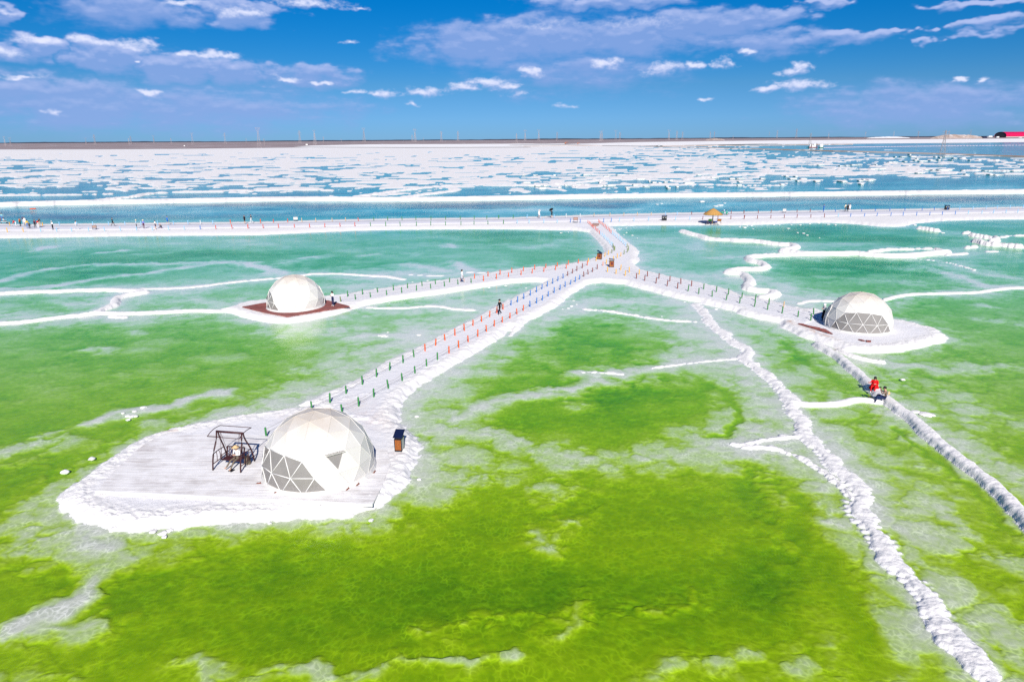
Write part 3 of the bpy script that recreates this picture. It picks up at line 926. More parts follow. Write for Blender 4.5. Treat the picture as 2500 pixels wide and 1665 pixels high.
    spot([(1500, 150), (1400, 160)], .6, .22, ISL)
    spot([(690, 250), (740, 243), (780, 238)], .12, .9, ISL)
    spot([(330, 1010), (900, 1020)], .01, .0, ISL)
    spot([(870, 250), (960, 258)], .8, .35, C3)
    # open-water bed
    dmax = np.full(X.shape, .50)
    midp = sstep(42, 60, Y) * (1 - sstep(126, 140, Y))
    dmax -= .17 * midp
    dmax += .05 * (1 - sstep(34, 46, Y))
    dmax += .16 * midp * sstep(1700, 2100, PXG) + .10 * sstep(140, 160, Y)
    for x0, y0, rx, ry, a in POOL:
        q = ((PXG + 18 * wx - x0) / rx) ** 2 + ((PYG + 5 * wy - y0) / ry) ** 2
        dmax += a * np.exp(-q ** 1.4) * .95
    fl = np.clip((Y - 60) / 60, 0, 1)
    bedn = (1 - fl) * (.5 * fbm(X / 5.0 + .1 * wx, Y / 3.6, 50, 4) + .16 * (ca - .45)) + fl * (1.0 * fbm(X / 22.0, Y / 10.0, 52, 4, .55) - .12)
    lx, ly = X + .30 * wx + .22 * pn(X * 1.3, Y * 1.3, 64), Y + .30 * wy + .22 * pn(X * 1.3, Y * 1.3, 65)
    b1 = np.maximum(bubbles(lx / 2.3, ly / 2.0, 61), .8 * bubbles(lx / 1.25, ly / 1.1, 62))
    b2 = np.maximum(bubbles(lx / .72, ly / .66, 63), .8 * bubbles(lx / .45, ly / .42, 64))
    b3 = bubbles(X / .27, Y / .25, 66)
    soft = np.sqrt(np.clip(4 * shallow * (1 - shallow), 0, 1))
    shallow = np.clip(shallow + near * soft * (.20 * (b1 - .30) + .12 * (b2 - .30)) + (1 - near) * soft * .18 * fbm(X / 5, Y / 3.2, 69, 3), 0, 1)
    shallow = shallow * (1 - DEEPM)
    dmax = dmax * (1 + .10 * DEEPM)
    sh = np.clip(.85 * shallow + .15 * sstep(.2, .95, shallow), 0, .97)
    patch = sstep(-.35, .6, fbm(X / 7.5, Y / 5.5, 67, 3))
    patch2 = sstep(-.3, .6, fbm(X / 4.0, Y / 3.2, 71, 3))
    mf = near * (.25 + .75 * np.maximum(np.exp(-((sh - .45) / .30) ** 2), patch))
    dm = .10 + .45 * sstep(38, 52, Y)
    dm = dm + (1 - dm) * sstep(.05, .36, sh)
    m = (1 - .58 * mf * dm * b1 ** .6) * (1 - .46 * near * dm * (.2 + .8 * patch2) * b2 ** .6) * (1 - .20 * near * dm * b3 ** .7)
    b4 = np.maximum(bubbles(lx / 5.5, ly / 3.4, 72), .8 * bubbles(lx / 2.6, ly / 1.9, 73))
    m = m * (1 - .52 * midp * b4 ** .7 * (.3 + .7 * patch))
    m = m * (1 + (1 - near) * .12 * fbm(X / 4, Y / 2.5, 68, 3))
    zb = -1.55 * dmax * (1 - sh) * np.clip(1 + .45 * bedn, .25, 2) * m - .02
    # the strait between dike and road and the far basin are deeper
    zb = np.minimum(zb * .14, -.005)
    # far crust
    m = np.nonzero(PYG < 488)
    wf = table(PXG[m], PYG[m])
    x, y = X[m], Y[m]
    sc = np.interp(y, [220, 500, 1000, 2500], [1.0, 1.6, 2.6, 4.5])
    lnx, lny = x / (19 * sc) + .8 * fbm(x / 60, y / 40, 75, 3), y / (9 * sc) + .8 * fbm(x / 60, y / 40, 76, 3)
    cn = .34 * fbm(x / (34 * sc), y / (15 * sc), 70, 3, .5) + .95 * (.42 - np.abs(pn(lnx, lny, 77)) * 1.5) + .26 * fbm(x / (8 * sc), y / (4 * sc), 78, 3)
    blk = _hash(np.floor(x / (5.5 * sc) + pn(x / 30, y / 30, 81)), np.floor(y / (3.2 * sc)), 83) - .5
    cn = cn + .26 * blk
    rank = np.interp(cn, np.quantile(cn, np.linspace(0, 1, 64)), np.linspace(0, 1, 64))
    thr = 1 - wf
    zc = np.clip((rank - thr) * 4.0, -.5, .22)
    zc = np.where(wf < .015, -1, np.where(wf > .985, .2, zc))
    zi, ri = Z[m], REG[m]
    up = zc > zi
    zi[up] = zc[up]
    ri[up & (zc > -.05)] = 6
    Z[m], REG[m] = zi, ri
    names[6] = 'salt_crust'
    low = Z < zb
    Z = np.maximum(Z, zb)
    REG[low] = 0
    REG[Z < -.08] = 0
    return Z, REG, names, DIRT, PACK


Z, REG, RNAMES, DIRT, PACK = build_lake()


def ground(x, y):
    """height of the built terrain at a point"""
    j = np.interp(y, ROWY, np.arange(len(ROWY)))
    hx = HALF0 * y + HALF1
    i = (x / hx + 1) / 2 * (NCOL - 1)
    j0, i0 = int(min(max(j, 0), len(ROWY) - 2)), int(min(max(i, 0), NCOL - 2))
    fj, fi = j - j0, i - i0
    return float(Z[j0, i0] * (1 - fj) * (1 - fi) + Z[j0 + 1, i0] * fj * (1 - fi) + Z[j0, i0 + 1] * (1 - fj) * fi + Z[j0 + 1, i0 + 1] * fj * fi)


def put(px, py, extra=0.0, crop=None):
    """stand something on the terrain where the photograph shows its foot"""
    if crop:
        px, py = crop[1] + px / crop[0], crop[2] + py / crop[0]
    z = 0.3
    for _ in range(4):
        p = at(px, py, z)
        z = max(ground(p.x, p.y), 0.0) + extra
    return Vector((p.x, p.y, z))


def grid_objects():
    nr, nc = Z.shape
    V = np.stack([GX, GY, Z], -1).reshape(-1, 3)
    idx = np.arange(nr * nc).reshape(nr, nc)
    q = np.stack([idx[:-1, :-1], idx[:-1, 1:], idx[1:, 1:], idx[1:, :-1]], -1).reshape(-1, 4)
    r = REG.reshape(-1)[q]
    reg = r.max(1)
    dirt, pack = DIRT.reshape(-1), PACK.reshape(-1)
    for g in np.unique(reg):
        f = q[reg == g]
        if g >= 10 and len(f) < 12:
            continue
        u, inv = np.unique(f, return_inverse=True)
        inv = inv.reshape(-1, 4)
        nm = 'lake_bed' if g == 0 else RNAMES[int(g)]
        me = bpy.data.meshes.new(nm)
        me.vertices.add(len(u))
        me.vertices.foreach_set('co', V[u].astype(np.float32).ravel())
        me.loops.add(inv.size)
        me.loops.foreach_set('vertex_index', inv.ravel().astype(np.int32))
        me.polygons.add(len(inv))
        me.polygons.foreach_set('loop_start', np.arange(0, inv.size, 4, dtype=np.int32))
        me.polygons.foreach_set('use_smooth', np.ones(len(inv), bool))
        me.update(calc_edges=True)
        ca_ = me.color_attributes.new('dirt', 'FLOAT_COLOR', 'POINT')
        c = np.zeros((len(u), 4), np.float32)
        c[:, 0], c[:, 1], c[:, 3] = dirt[u], pack[u], 1
        ca_.data.foreach_set('color', c.ravel())
        link(nm, me, M_SALT, kind='structure')


grid_objects()

# water surface over the whole lake
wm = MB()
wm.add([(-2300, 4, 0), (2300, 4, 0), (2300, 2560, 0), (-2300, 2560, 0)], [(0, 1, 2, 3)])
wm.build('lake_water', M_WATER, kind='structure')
# lake floor beyond the modelled bed, so that the water never ends over nothing
mb = MB()
mb.add([(-9000, -3000, -1.6), (9000, -3000, -1.6), (9000, 2700, -1.6), (-9000, 2700, -1.6)], [(0, 1, 2, 3)])
mb.build('lake_floor', M_SALT, kind='structure')
print('lake', round(time.time() - T0, 1))

# ------------------------------------------------------------------ far shore
def sheet(name, pts_world, z, m, kind='structure'):
    b = MB()
    b.add([(x, y, z) for x, y in pts_world], [tuple(range(len(pts_world)))])
    return b.build(name, m, kind=kind)


def plain_mat(name, c1, c2, c3, sc):
    m = bpy.data.materials.new(name)
    m.use_nodes = True
    t = NT(m.node_tree)
    b = m.node_tree.nodes['Principled BSDF']
    pos = t.node('ShaderNodeNewGeometry').outputs['Position']
    v = t.vmath('MULTIPLY', pos, (1.0, 0.35, 1.0))
    n = t.noise(v, sc, 6.0, 0.65)
    n2 = t.noise(v, sc * 4.1, 5.0, 0.6)
    c = t.mix(t.mapr(n, 0.38, 0.6), (*c1, 1), (*c2, 1))
    c = t.mix(t.mapr(n2, 0.56, 0.72), c, (*c3, 1))
    t.put(b.inputs['Base Color'], c)
    b.inputs['Roughness'].default_value = 0.9
    b.inputs['Specular IOR Level'].default_value = 0.1
    return m


M_PLAIN = plain_mat('dry_plain', (0.25, 0.20, 0.205), (0.32, 0.27, 0.275), (0.55, 0.51, 0.52), 0.004)
M_FLAT = plain_mat('salt_flat', (0.84, 0.83, 0.82), (0.78, 0.775, 0.78), (0.66, 0.65, 0.66), 0.006)
M_EARTH = plain_mat('dike_earth', (0.34, 0.25, 0.20), (0.55, 0.46, 0.42), (0.75, 0.72, 0.70), 0.02)
M_HILL = plain_mat('far_hills', (0.035, 0.04, 0.06), (0.05, 0.055, 0.075), (0.07, 0.07, 0.09), 0.001)


def far_shore():
    # brown plain to the horizon, rising a little above the water
    nx, rows = 60, [2380, 2560, 3000, 4000, 6000, 9000, 14000]
    b = MB()
    for Y in rows:
        for i in range(nx + 1):
            x = (i / nx * 2 - 1) * (Y * 1.5 + 600)
            b.v.append((x, Y, 0.25 + 0.8 * random.random() * (Y > 2500)))
    for j in range(len(rows) - 1):
        for i in range(nx):
            a = j * (nx + 1) + i
            b.f.append((a, a + 1, a + nx + 2, a + nx + 1))
            b.m.append(0)
    b.build('far_plain', M_PLAIN, kind='structure')
    # near strip of the brown shore on the left, in front of the plain
    sheet('far_shore', W([(-900, 366), (0, 365.4), (250, 365), (430, 364), (560, 362.5), (700, 361), (900, 357), (900, 353), (-900, 362)], .35), .35, M_PLAIN)
    # white flats in the middle and on the right
    sheet('salt_flat', W([(715, 359), (760, 356), (900, 353), (1100, 352.3), (1400, 350.8), (1900, 346.5), (1900, 351), (1750, 354), (1560, 357), (1420, 355), (1330, 352.6), (1240, 355), (1300, 359.5), (1000, 360.5)], 1.0), 1.0, M_FLAT)
    # white shore bank on the right: a slope up to a plateau
    lo = [(1420, 355.5), (1560, 354.6), (1800, 353.2), (2000, 352.2), (2250, 350.2), (2500, 347.8), (3100, 343)]
    hi = [(1380, 352.5), (1560, 347.5), (1800, 344.5), (2000, 342.8), (2250, 340.5), (2500, 338.8), (3100, 334)]
    b = MB()
    n = len(lo)
    top = 5.0
    for (x, y) in lo:
        p = at(x, y, 0.1)
        b.v.append((p.x, p.y, 0.1))
    for k, (x, y) in enumerate(hi):
        z = 1.2 if k == 0 else top
        p = at(x, y, z)
        b.v.append((p.x, p.y, z))
    for k, (x, y) in enumerate(hi):
        p = b.v[n + k]
        b.v.append((p[0] * 1.5, p[1] * 1.5, p[2]))
        b.v.append
    for k in range(n - 1):
        b.f += [(k, k + 1, n + k + 1, n + k), (n + k, n + k + 1, 2 * n + k + 1, 2 * n + k)]
        b.m += [0, 1]
    b.build('shore_bank', [M_FLAT, M_PLAIN], kind='structure')

    # low earth dikes crossing the far water
    def dike(pts, w, h, m, name='earth_dike'):
        P = smooth_line([tuple(at(x, y, 0))[:2] for x, y in pts], it=1)
        b = MB()
        for i, p in enumerate(P):
            d = P[min(i + 1, len(P) - 1)] - P[max(i - 1, 0)]
            d = d / np.linalg.norm(d)
            nn = np.array([-d[1], d[0]])
            for o, z in ((-1, -.3), (-.45, h), (.45, h), (1, -.3)):
                q = p + nn * o * w
                b.v.append((q[0], q[1], z))
        for i in range(len(P) - 1):
            for k in range(3):
                b.f.append((i * 4 + k, i * 4 + k + 1, (i + 1) * 4 + k + 1, (i + 1) * 4 + k))
                b.m.append(0)
        b.build(name, m, kind='structure')
    dike([(1378, 351.5), (1420, 354), (1500, 356), (1560, 358), (1800, 363), (2000, 368.6), (2250, 375), (2500, 383.5), (2750, 392)], 3.2, .9, M_EARTH)
    dike([(1240, 358.8), (1330, 357.8), (1420, 356.9), (1540, 356.4), (1640, 357.4), (1800, 356.4), (1960, 354.6), (2080, 353.2)], 5, 1.2, M_EARTH)
    dike([(1250, 350.5), (1330, 352.8), (1390, 354.3), (1460, 356.5)], 6, 1.2, M_EARTH)
    # dark low range on the horizon
    b = MB()
    P = []
    xs = np.linspace(-11000, 11000, 260)
    hh = 16 + 9 * fbm(xs / 1500, xs * 0, 5, 4) + 5 * pn(xs / 160, xs * 0 + 3, 9)
    for x, z in zip(xs, hh):
        b.v += [(x, 12500, -2), (x, 12900, max(z, 5)), (x, 13800, -2)]
    for i in range(len(xs) - 1):
        a = i * 3
        b.f += [(a, a + 3, a + 4, a + 1), (a + 1, a + 4, a + 5, a + 2)]
        b.m += [0, 0]
    b.build('hills', M_HILL, kind='structure')
    # pale spoil mounds on the right-hand shore
    for (x0, x1, yb, yt, m) in ((1720, 1770, 343.5, 339.0, M_EARTH), (2270, 2400, 339.5, 329.5, M_EARTH), (2115, 2222, 338.5, 334.6, M_FLAT)):
        z0 = top
        a, c = at(x0, yb, z0), at(x1, yb - .7 * (x1 - x0) / 100, z0)
        h = (yb - yt) / FPX * a.y
        b = MB()
        n = 24
        for i in range(n + 1):
            t = i / n
            p = a.lerp(c, t)
            hz = h * (math.sin(math.pi * t) ** .5) * (.85 + .15 * random.random())
            b.v += [(p.x, p.y, z0 - .5), (p.x * 1.02, p.y * 1.02, z0 + hz), (p.x * 1.06, p.y * 1.06, z0 - .5)]
        for i in range(n):
            q = i * 3
            b.f += [(q, q + 3, q + 4, q + 1), (q + 1, q + 4, q + 5, q + 2)]
            b.m += [0, 0]
        b.build('spoil_mound', m, kind='structure')


far_shore()
SHORE_TOP = 5.0

# ------------------------------------------------------------------ roads and decks
M_ROAD = mat('road_salt', (0.66, 0.655, 0.70), .9, .1, var=.06, vscale=.6, bump=.02, bscale=6)


def build_road():
    xs = np.linspace(-480, 2980, 240)
    b = MB()
    zf = .50
    for k, x in enumerate(xs):
        yf = np.interp(x, [p[0] for p in ROAD_FAR], [p[1] for p in ROAD_FAR])
        yn = np.interp(x, [p[0] for p in ROAD_NEAR], [p[1] for p in ROAD_NEAR])
        a, c = at(x, yn - 1.6, zf), at(x, yf + .8, zf)
        for t in (0, .04, .3, .7, .96, 1):
            p = a.lerp(c, t)
            zz = zf + .03 * math.sin(math.pi * t) if 0 < t < 1 else zf - .3
            b.v.append((p.x, p.y, zz + .012 * math.sin(k * 1.7 + t * 9)))
    for i in range(len(xs) - 1):
        for k in range(5):
            b.f.append((i * 6 + k, (i + 1) * 6 + k, (i + 1) * 6 + k + 1, i * 6 + k + 1))
            b.m.append(0)
    b.build('road', M_ROAD, kind='structure', smooth=True)
    sheetpts = [tuple(at(x, y, .56)) for x, y in ((1447, 544.8), (1463, 545.5), (1462, 548.5), (1456, 551), (1446, 550.2))]
    b = MB()
    b.add(sheetpts + [(p[0], p[1], p[2] - .25) for p in sheetpts], [tuple(range(4, -1, -1))] + [(i, (i + 1) % 5, 5 + (i + 1) % 5, 5 + i) for i in range(5)])
    b.build('ramp', mat('ramp_earth', (0.42, 0.27, 0.23), .9, .1), kind='structure')


build_road()


def clip_poly(poly, axis_pt, d, off0, off1):
    """part of a polygon between two parallel lines at offsets off0..off1 along d"""
    def half(P, s, lim):
        out = []
        for i in range(len(P)):
            a, b = P[i], P[(i + 1) % len(P)]
            fa = s * ((a[0] - axis_pt[0]) * d[0] + (a[1] - axis_pt[1]) * d[1] - lim)
            fb = s * ((b[0] - axis_pt[0]) * d[0] + (b[1] - axis_pt[1]) * d[1] - lim)
            if fa >= 0:
                out.append(a)
            if fa * fb < 0:
                t = fa / (fa - fb)
                out.append((a[0] + (b[0] - a[0]) * t, a[1] + (b[1] - a[1]) * t))
        return out
    P = half(list(poly), 1, off0)
    return half(P, -1, off1) if len(P) > 2 else []


def planks(name, poly, z, thick, width, d, m, gap=.012, label=None, jitter=.004, parent=None):
    """boards laid side by side: one solid per board, cut to the outline of the deck"""
    c = poly[0]
    offs = [(p[0] - c[0]) * d[0] + (p[1] - c[1]) * d[1] for p in poly]
    o = min(offs)
    b = MB()
    while o < max(offs):
        Q = clip_poly(poly, c, d, o + gap / 2, o + width - gap / 2)
        if len(Q) > 2:
            zz = z + random.uniform(-jitter, jitter)
            n = len(Q)
            area = sum(Q[i][0] * Q[(i + 1) % n][1] - Q[(i + 1) % n][0] * Q[i][1] for i in range(n))
            if area < 0:
                Q = Q[::-1]
            b.add([(x, y, zz) for x, y in Q] + [(x, y, zz - thick) for x, y in Q],
                  [tuple(range(n))] + [(i, n + i, n + (i + 1) % n, (i + 1) % n) for i in range(n)], random.randrange(3))
        o += width
    return b.build(name, m, parent=parent, kind='stuff')


def deck_mat(name, cols, salt, streak):
    ms = []
    for i, c in enumerate(cols):
        m = bpy.data.materials.new(f"{name}_{'abc'[i]}")
        m.use_nodes = True
        t = NT(m.node_tree)
        bb = m.node_tree.nodes['Principled BSDF']
        pos = t.node('ShaderNodeNewGeometry').outputs['Position']
        g = t.noise(t.vmath('MULTIPLY', pos, streak), 3.0, 5.0, .65)
        dust = t.noise(pos, .8, 5.0, .6)
        cc = t.mix(t.mapr(g, .3, .7), tuple(x * .8 for x in c) + (1,), tuple(min(1, x * 1.15) for x in c) + (1,))
        fac = t.math('MULTIPLY', t.math('ADD', t.mapr(g, .35, .6), t.mapr(dust, .35, .6)), salt, clamp=True)
        t.put(bb.inputs['Base Color'], t.mix(fac, cc, (0.78, 0.77, 0.78, 1)))
        bb.inputs['Roughness'].default_value = .85
        bb.inputs['Specular IOR Level'].default_value = .15
        t.put(bb.inputs['Normal'], t.bump(g, .4, .01))
        ms.append(m)
    return ms


M_DECK_W = deck_mat('salted_board', [(.52, .49, .48), (.60, .58, .57), (.46, .42, .41)], .58, (.25, 4.0, 1))
M_DECK_R = deck_mat('red_board', [(.22, .055, .045), (.27, .07, .055), (.18, .045, .04)], .04, (.4, 2.5, 1))
M_TRIM = mat('salted_lip', (.80, .79, .78), .85, .1, var=.05)

DECKZ = .40
dk = [(700, 262), (610, 305), (540, 360), (495, 400), (420, 470), (365, 530), (322, 583), (1100, 622), (1905, 662), (1960, 560), (2010, 430), (1990, 350), (1880, 330), (1600, 290), (1200, 262)]
deck_poly = W(dk, DECKZ, ISL)
deck = planks('wooden_deck', deck_poly, DECKZ, .10, .14, (0.02, 1.0), M_DECK_W)
tag(deck, 'weathered boards whitened by salt under the large near dome', 'deck')
lip = MB()
Lp = [at(ISL[1] + x / ISL[0], ISL[2] + y / ISL[0], DECKZ) for x, y in ((318, 587), (700, 606), (1100, 626), (1500, 645), (1908, 666))]
for a, c in zip(Lp[:-1], Lp[1:]):
    d = (c - a)
    ang = math.atan2(d.y, d.x)
    lip.box((a + c) / 2 + Vector((0, -.03, .015)), (d.length, .13, .13), Matrix.Rotation(ang, 3, 'Z'))
deck_lip = lip.build('edge_board', M_TRIM)
deck_lip.parent = deck

d2 = [(335, 712), (640, 655), (1000, 610), (1500, 595), (1720, 612), (2052, 702), (1700, 762), (1055, 868), (700, 800)]
deck2_poly = W(d2, .42, D2C)
deck2 = planks('wooden_deck', deck2_poly, .42, .10, .16, (.35, .94), M_DECK_R)
tag(deck2, 'red brown boards under the dome on the left islet', 'deck')
for lst, nm in ((((350, 512), (400, 515), (700, 585), (785, 640), (700, 620), (500, 558)), 'red boards half buried in salt beside the right-hand dome'),
                (((1100, 706), (1150, 710), (1190, 726), (1150, 722)), 'short red board sticking out of the salt in front of the right-hand dome'),
                (((1195, 722), (1265, 722), (1262, 735), (1210, 733)), 'brown board end lying in the salt in front of the right-hand dome')):
    o = planks('plank_pile', W(lst, .42, D3C), .44, .08, .14, (.45, .9), M_DECK_R, jitter=.02)
    tag(o, nm, 'planks', 'loose red boards by the right-hand dome')

# ------------------------------------------------------------------ domes
M_COVER = bpy.data.materials.new('dome_cover')
M_COVER.use_nodes = True


def _cover():
    t = NT(M_COVER.node_tree)
    b = M_COVER.node_tree.nodes['Principled BSDF']
    out = M_COVER.node_tree.nodes['Material Output']
    co = t.node('ShaderNodeTexCoord').outputs['Object']
    n = t.noise(co, 1.1, 5.0, .6)
    dust = t.noise(co, 6.0, 3.0)
    sep = t.node('ShaderNodeSeparateXYZ')
    t.l.new(co, sep.inputs[0])
    # beige painted into the top panels, where the sun strikes less squarely
    top_shade = t.math('MULTIPLY', t.mapr(sep.outputs[2], 2.3, 3.5), t.mapr(n, .3, .65, .35, .9))
    c = t.mix(t.mapr(n, .35, .7), (.81, .795, .76, 1), (.78, .76, .725, 1))
    c = t.mix(top_shade, c, (.62, .53, .43, 1))
    c = t.mix(t.math('MULTIPLY', t.mapr(dust, .6, .8), .12), c, (.6, .52, .42, 1))
    t.put(b.inputs['Base Color'], c)
    b.inputs['Roughness'].default_value = .45
    b.inputs['Specular IOR Level'].default_value = .35
    tl = t.node('ShaderNodeBsdfTranslucent')
    tl.inputs[0].default_value = (.8, .74, .66, 1)
    mx = t.node('ShaderNodeMixShader')
    mx.inputs[0].default_value = .18
    t.l.new(b.outputs[0], mx.inputs[1])
    t.l.new(tl.outputs[0], mx.inputs[2])
    t.l.new(mx.outputs[0], out.inputs[0])


_cover()
M_PANE = bpy.data.materials.new('vinyl_pane')
M_PANE.use_nodes = True


def _pane():
    t = NT(M_PANE.node_tree)
    b = M_PANE.node_tree.nodes['Principled BSDF']
    out = M_PANE.node_tree.nodes['Material Output']
    co = t.node('ShaderNodeTexCoord').outputs['Object']
    t.put(b.inputs['Base Color'], t.mix(t.noise(co, 2.0, 5.0), (.36, .345, .33, 1), (.50, .48, .46, 1)))
    b.inputs['Roughness'].default_value = .10
    tr = t.node('ShaderNodeBsdfTransparent')
    tr.inputs[0].default_value = (.72, .70, .69, 1)
    mx = t.node('ShaderNodeMixShader')
    mx.inputs[0].default_value = .52
    t.l.new(tr.outputs[0], mx.inputs[1])
    t.l.new(b.outputs[0], mx.inputs[2])
    t.l.new(mx.outputs[0], out.inputs[0])


_pane()
M_WHITE = mat('white_frame', (.80, .79, .77), .5, .3, var=.04)
M_FLOOR = deck_mat('inner_board', [(.42, .36, .34), (.36, .30, .28), (.46, .41, .39)], .35, (.3, 3.5, 1))
M_DARK = mat('dark_cloth', (.05, .05, .06), .8)


def geodesic(freq=3):
    ph = []
    ph.append(Vector((0, 0, 1)))
    zz, rr = 1 / math.sqrt(5), 2 / math.sqrt(5)
    for k in range(5):
        a = 2 * math.pi * k / 5
        ph.append(Vector((rr * math.cos(a), rr * math.sin(a), zz)))
    for k in range(5):
        a = 2 * math.pi * (k + .5) / 5
        ph.append(Vector((rr * math.cos(a), rr * math.sin(a), -zz)))
    tri = [(0, 1 + k, 1 + (k + 1) % 5) for k in range(5)] + [(1 + k, 6 + k, 1 + (k + 1) % 5) for k in range(5)] + [(1 + (k + 1) % 5, 6 + k, 6 + (k + 1) % 5) for k in range(5)]
    vs, key, fs = [], {}, []

    def vid(p):
        p = p.normalized()
        k = (round(p.x, 4), round(p.y, 4), round(p.z, 4))
        if k not in key:
            key[k] = len(vs)
            vs.append(p)
        return key[k]
    for a, b, c in tri:
        A, B, Cc = ph[a], ph[b], ph[c]
        g = {}
        for i in range(freq + 1):
            for j in range(freq + 1 - i):
                k = freq - i - j
                g[i, j] = vid((A * k + B * i + Cc * j) / freq)
        for i in range(freq):
            for j in range(freq - i):
                fs.append((g[i, j], g[i + 1, j], g[i, j + 1]))
                if i + j < freq - 1:
                    fs.append((g[i + 1, j], g[i + 1, j + 1], g[i, j + 1]))
    return vs, fs


GV, GF = geodesic()
ZC = .13


def flat_base():
    """keep the upper five eighths and level the lowest ring"""
    keep = [f for f in GF if min(GV[i].z for i in f) > -.36]
    low = {i for f in keep for i in f if GV[i].z < -.08}
    vs = []
    for i, v in enumerate(GV):
        if i in low:
            h = math.hypot(v.x, v.y)
            r = math.sqrt(1 - ZC * ZC)
            vs.append(Vector((v.x / h * r, v.y / h * r, -ZC)))
        else:
            vs.append(v.copy())
    return vs, keep, low


DV, DF, DLOW = flat_base()


def dome(label, cx, cy, gz, R, win_az, spin=0.0, vent_az=None, door_az=None):
    root = thing('dome_tent', label, 'dome tent', (cx, cy, gz), 0, 'white geodesic dome tents')
    S = [v * R + Vector((0, 0, ZC * R)) for v in DV]
    rotm = Matrix.Rotation(spin, 3, 'Z')
    S = [rotm @ v for v in S]

    def az(v):
        return math.degrees(math.atan2(v.y, v.x))

    def da(a, b):
        return (a - b + 180) % 360 - 180
    win, cov, vent = [], [], None
    best = 1e9
    band2 = []
    for f in DF:
        c = (S[f[0]] + S[f[1]] + S[f[2]]) / 3
        nlow = sum(i in DLOW for i in f)
        a = da(az(c), win_az)
        zt = c.z / R - ZC
        b1 = nlow > 0
        b2 = (not b1) and zt < .45
        if (b1 and abs(a) <= 54) or (b2 and abs(a) <= 43):
            win.append(f)
        else:
            cov.append(f)
            if vent_az is not None and zt < .45 and not b1:
                zs = sorted(S[i].z for i in f)
                if zs[1] - zs[0] > zs[2] - zs[1]:
                    e = abs(da(az(c), vent_az))
                    if e < best:
                        best, vent = e, f
    if vent:
        cov.remove(vent)
    cb = MB()
    ctr = Vector((0, 0, ZC * R))
    for f in cov:
        p = [S[i] for i in f]
        n = (p[1] - p[0]).cross(p[2] - p[0])
        if n.dot(sum(p, Vector()) / 3 - ctr) < 0:
            p = p[::-1]
        q = [ctr + (x - ctr) * .985 for x in p]
        cb.add(p, [(0, 1, 2)])
        cb.add(q, [(2, 1, 0)])
    cover = cb.build('cover', M_COVER, root)
    # welded seams of the cover along the struts
    sb, done = MB(), set()
    for f in cov:
        for i, j in ((f[0], f[1]), (f[1], f[2]), (f[2], f[0])):
            k = (min(i, j), max(i, j))
            if k not in done:
                done.add(k)
                sb.tube([ctr + (S[i] - ctr) * 1.0015, ctr + (S[j] - ctr) * 1.0015], .013, 4, cap=False)
    sb.build('seam', M_COVER, cover)
    fb, done = MB(), set()
    for f in win + ([vent] if vent else []):
        p = [S[i] for i in f]
        n = (p[1] - p[0]).cross(p[2] - p[0]).normalized()
        c = sum(p, Vector()) / 3
        if n.dot(c - ctr) < 0:
            p, n = p[::-1], -n
        sc = .97 if f is not vent else .80
        outer = [c + (x - c) * sc for x in p]
        pb = MB()
        pb.add([x - n * .004 for x in outer] + [x - n * .012 for x in outer], [(0, 1, 2), (5, 4, 3), (0, 3, 4, 1), (1, 4, 5, 2), (2, 5, 3, 0)])
        pb.build('pane' if f is not vent else 'vent_pane', M_PANE, root)
        if f is vent:
            vb = MB()
            for i in range(3):
                a, b_ = p[i], p[(i + 1) % 3]
                ia, ib = outer[i], outer[(i + 1) % 3]
                vb.add([a, b_, ib, ia], [(0, 1, 2, 3)])
                vb.tube([ia + n * .01, ib + n * .01], .022, 5)
            vb.build('vent_frame', M_COVER, root)
            hi = sorted(p, key=lambda v: -v.z)[:2]
            hb = MB()
            u = (hi[1] - hi[0])
            a, b_ = hi[0] + u * .08, hi[1] - u * .08
            dn = Vector((0, 0, -.10)) + n * .22
            hb.add([a, b_, b_ + dn, a + dn, a + dn * .9 - Vector((0, 0, .05)), b_ + dn * .9 - Vector((0, 0, .05))], [(0, 1, 2, 3), (3, 2, 5, 4), (0, 3, 2, 1)])
            hb.build('vent_flap', M_COVER, root)
            continue
        for i, j in ((f[0], f[1]), (f[1], f[2]), (f[2], f[0])):
            k = (min(i, j), max(i, j))
            if k not in done:
                done.add(k)
                fb.tube([ctr + (S[i] - ctr) * 1.004, ctr + (S[j] - ctr) * 1.004], .023, 6)
    fb.build('window_frame', M_WHITE, root, smooth=True)
    rb = R * math.sqrt(1 - ZC * ZC)
    kb = MB()
    kb.lathe([(rb * .975, .16), (rb * 1.004, .17), (rb * 1.02, .06), (rb * 1.045, -.05), (rb * .97, -.05)], 30)
    sk = kb.build('skirt', M_COVER, root)
    fl = planks('floor', [(rb * .97 * math.cos(2 * math.pi * k / 30), rb * .97 * math.sin(2 * math.pi * k / 30)) for k in range(30)], .05, .06, .16, (.1, .995), M_FLOOR, parent=root)
    # open doorway framed by an arch on the far side, low bed and curtain inside
    if door_az is not None:
        a = math.radians(door_az)
        o = Vector((math.cos(a), math.sin(a), 0))
        s = Vector((-o.y, o.x, 0))
        db = MB()
        def on_shell(u, z):
            w_ = math.sqrt(max(R * R - (z - ZC * R) ** 2 - u * u, 0.1)) + .03
            return o * w_ + s * u + Vector((0, 0, z))
        arch = [on_shell(.5, z) for z in (0, .6, 1.2, 1.7)] + [on_shell(.28, 2.0), on_shell(-.28, 2.0)] + [on_shell(-.5, z) for z in (1.7, 1.2, .6, 0)]
        db.tube(arch, .05, 6)
        db.build('door_frame', M_COVER, root)
    return root


